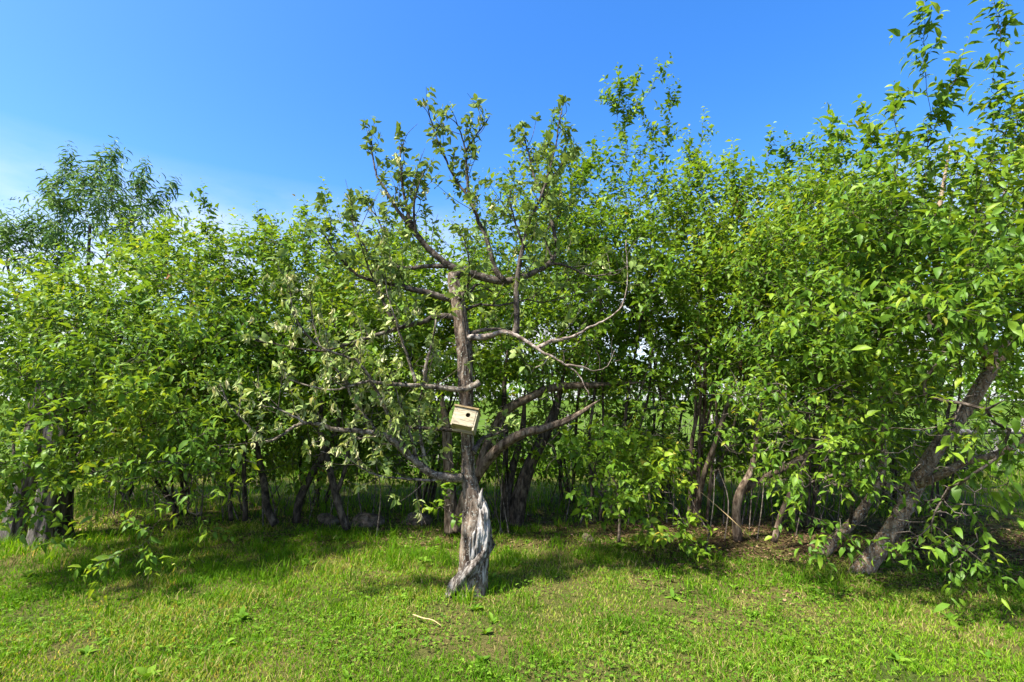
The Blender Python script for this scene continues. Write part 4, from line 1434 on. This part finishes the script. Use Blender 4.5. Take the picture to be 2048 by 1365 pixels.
def clover():
    rng = np.random.default_rng(14)
    n = 26000
    y = 2.1 * (6.0 / 2.1) ** (rng.random(n))
    x = rng.uniform(-1, 1, n) * (1.05 * y + .4)
    m = fbm(x * 1.1 + 7, y * 1.1 + 70, 4)
    keep = (rng.random(n) < np.clip((m - .46) * 5, .04, .8)) & (y < hedge_edge(x) + .5)
    x, y = x[keep], y[keep]
    n = len(x)
    h = .018 + .035 * rng.random(n)
    c = np.stack([x, y, ground_z(x, y) + h], 1)
    p = np.repeat(c, 3, 0)
    a = (rng.random(n) * 6.28)[:, None] + np.array((0, 2.09, 4.19))[None] + rng.normal(0, .15, (n, 3))
    a = a.ravel()
    D = unit(np.stack([np.cos(a), np.sin(a), rng.normal(.12, .25, len(a))], 1))
    S, N = leaf_frames(D, 1, .25, rng)
    L = np.repeat(.008 + .010 * rng.random(n), 3)
    v, t, tn = leaf_mesh_arrays(p, D, S, N, L, L * 1.05, np.repeat(rng.random(n), 3), LEAF4_V, LEAF4_T)
    o = link('clover', mesh_tris('clover', v, t, tn), M_CLOVER)
    tag(o, 'low clover patches growing through the lawn', 'clover', kind='stuff')


clover()


def weeds():
    """Broad-leaved weed rosettes, each a plant with its own leaves."""
    rng = np.random.default_rng(15)
    protos = leaf_proto(M_CLOVER, LEAF8_V * np.array((1, 1, .9)), LEAF8_T, 'weed')
    k = 0
    while k < 95:
        y = 2.5 + 3.2 * rng.random() ** .8
        x = rng.uniform(-1, 1) * y
        if y > hedge_edge(x) + .3:
            continue
        if k < 40:        # along the hedge foot they are thicker
            y = float(hedge_edge(x)) - rng.uniform(-.2, .8)
        r = thing('broadleaf_weed', (x, y, float(ground_z(x, y))), 'broad-leaved weed sprouting along the hedge foot' if k < 40 else 'low broad-leaved weed rosette out in the mown lawn', 'weed',
                  'weeds along the hedge foot' if k < 40 else 'broad-leaved weeds in the lawn')
        nl = int(rng.integers(4, 8))
        a0 = rng.random() * 6.28
        s = rng.uniform(.045, .10)
        for j in range(nl):
            a = a0 + j * 6.28 / nl + rng.normal(0, .3)
            el = rng.uniform(.25, .95)
            D = np.array((math.cos(a) * math.cos(el), math.sin(a) * math.cos(el), math.sin(el)))
            Nn = np.array((-math.cos(a) * math.sin(el), -math.sin(a) * math.sin(el), math.cos(el)))
            S = np.cross(D, Nn)
            L = s * rng.uniform(.7, 1.2)
            W = L * rng.uniform(.34, .55)
            o = bpy.data.objects.new('leaf', protos[int(rng.integers(0, len(protos)))])
            COL.objects.link(o)
            o.parent = r
            A, B, C = S * W, D * L, Nn * L
            o.matrix_local = Matrix(((A[0], B[0], C[0], 0), (A[1], B[1], C[1], 0), (A[2], B[2], C[2], -.002), (0, 0, 0, 1)))
        k += 1


weeds()


def litter():
    rng = np.random.default_rng(16)
    n = 24000
    x = rng.uniform(-8, 8, n)
    y = hedge_edge(x) + np.abs(rng.normal(0, 1, n)) * 1.1 - .35
    x = np.where(rng.random(n) < .45, rng.uniform(1.2, 6.5, n), x)
    y = np.where(rng.random(n) < .5, hedge_edge(x) + rng.uniform(-.45, 1.6, n), y)
    p = np.stack([x, y, ground_z(x, y) + .004 + .014 * rng.random(n)], 1)
    a = rng.random(n) * 6.28
    D = unit(np.stack([np.cos(a), np.sin(a), rng.normal(0, .2, n)], 1))
    S, N = leaf_frames(D, 1, .35, rng)
    L = rng.uniform(.02, .055, n)
    W = L * np.where(rng.random(n) < .4, .12, rng.uniform(.4, .7, n))
    L = np.where(W < L * .2, L * 2.2, L)
    v, t, tn = leaf_mesh_arrays(p, D, S, N, L, W, rng.random(n), LEAF4_V, LEAF4_T)
    o = link('leaf_litter', mesh_tris('leaf_litter', v, t, tn), M_LITTER)
    tag(o, 'brown fallen leaves and twig bits on bare soil under the hedge', 'litter', kind='stuff')


litter()


# ================================================================== small loose things
def stalk(name, pts, r, label, mat):
    m = MB()
    q = cat(pts, 4)
    b = np.array(q[0])
    m.tube(q, np.linspace(r, r * .5, len(q)), 5)
    o = m.build(name, mat, None, b)
    o.location = b
    tag(o, label, 'stalk')


def lift(p, z):
    p = p.copy()
    p[2] = float(ground_z(p[0], p[1])) + z
    return p


stalk('dry_stalk', [lift(G(826, 1241), .035), lift(G(845, 1252), .045), lift(G(865, 1257), .045), lift(G(882, 1264), .03)], .005, 'dry straw-coloured stalk lying on the mown grass', M_STALK)
stalk('dry_stalk', [lift(G(1512, 1092), .0), P(1480, 1055, 5.35), P(1440, 1018, 5.45), P(1402, 985, 5.5)], .006, 'straight orange dry stalk leaning into the hedge foot', M_STALK)

print('TREES', ALLTREES, sum(a[1] for a in ALLTREES))
print('TRIS', sum(len(m.polygons) for m in bpy.data.meshes), 'OBJECTS', len(bpy.data.objects))
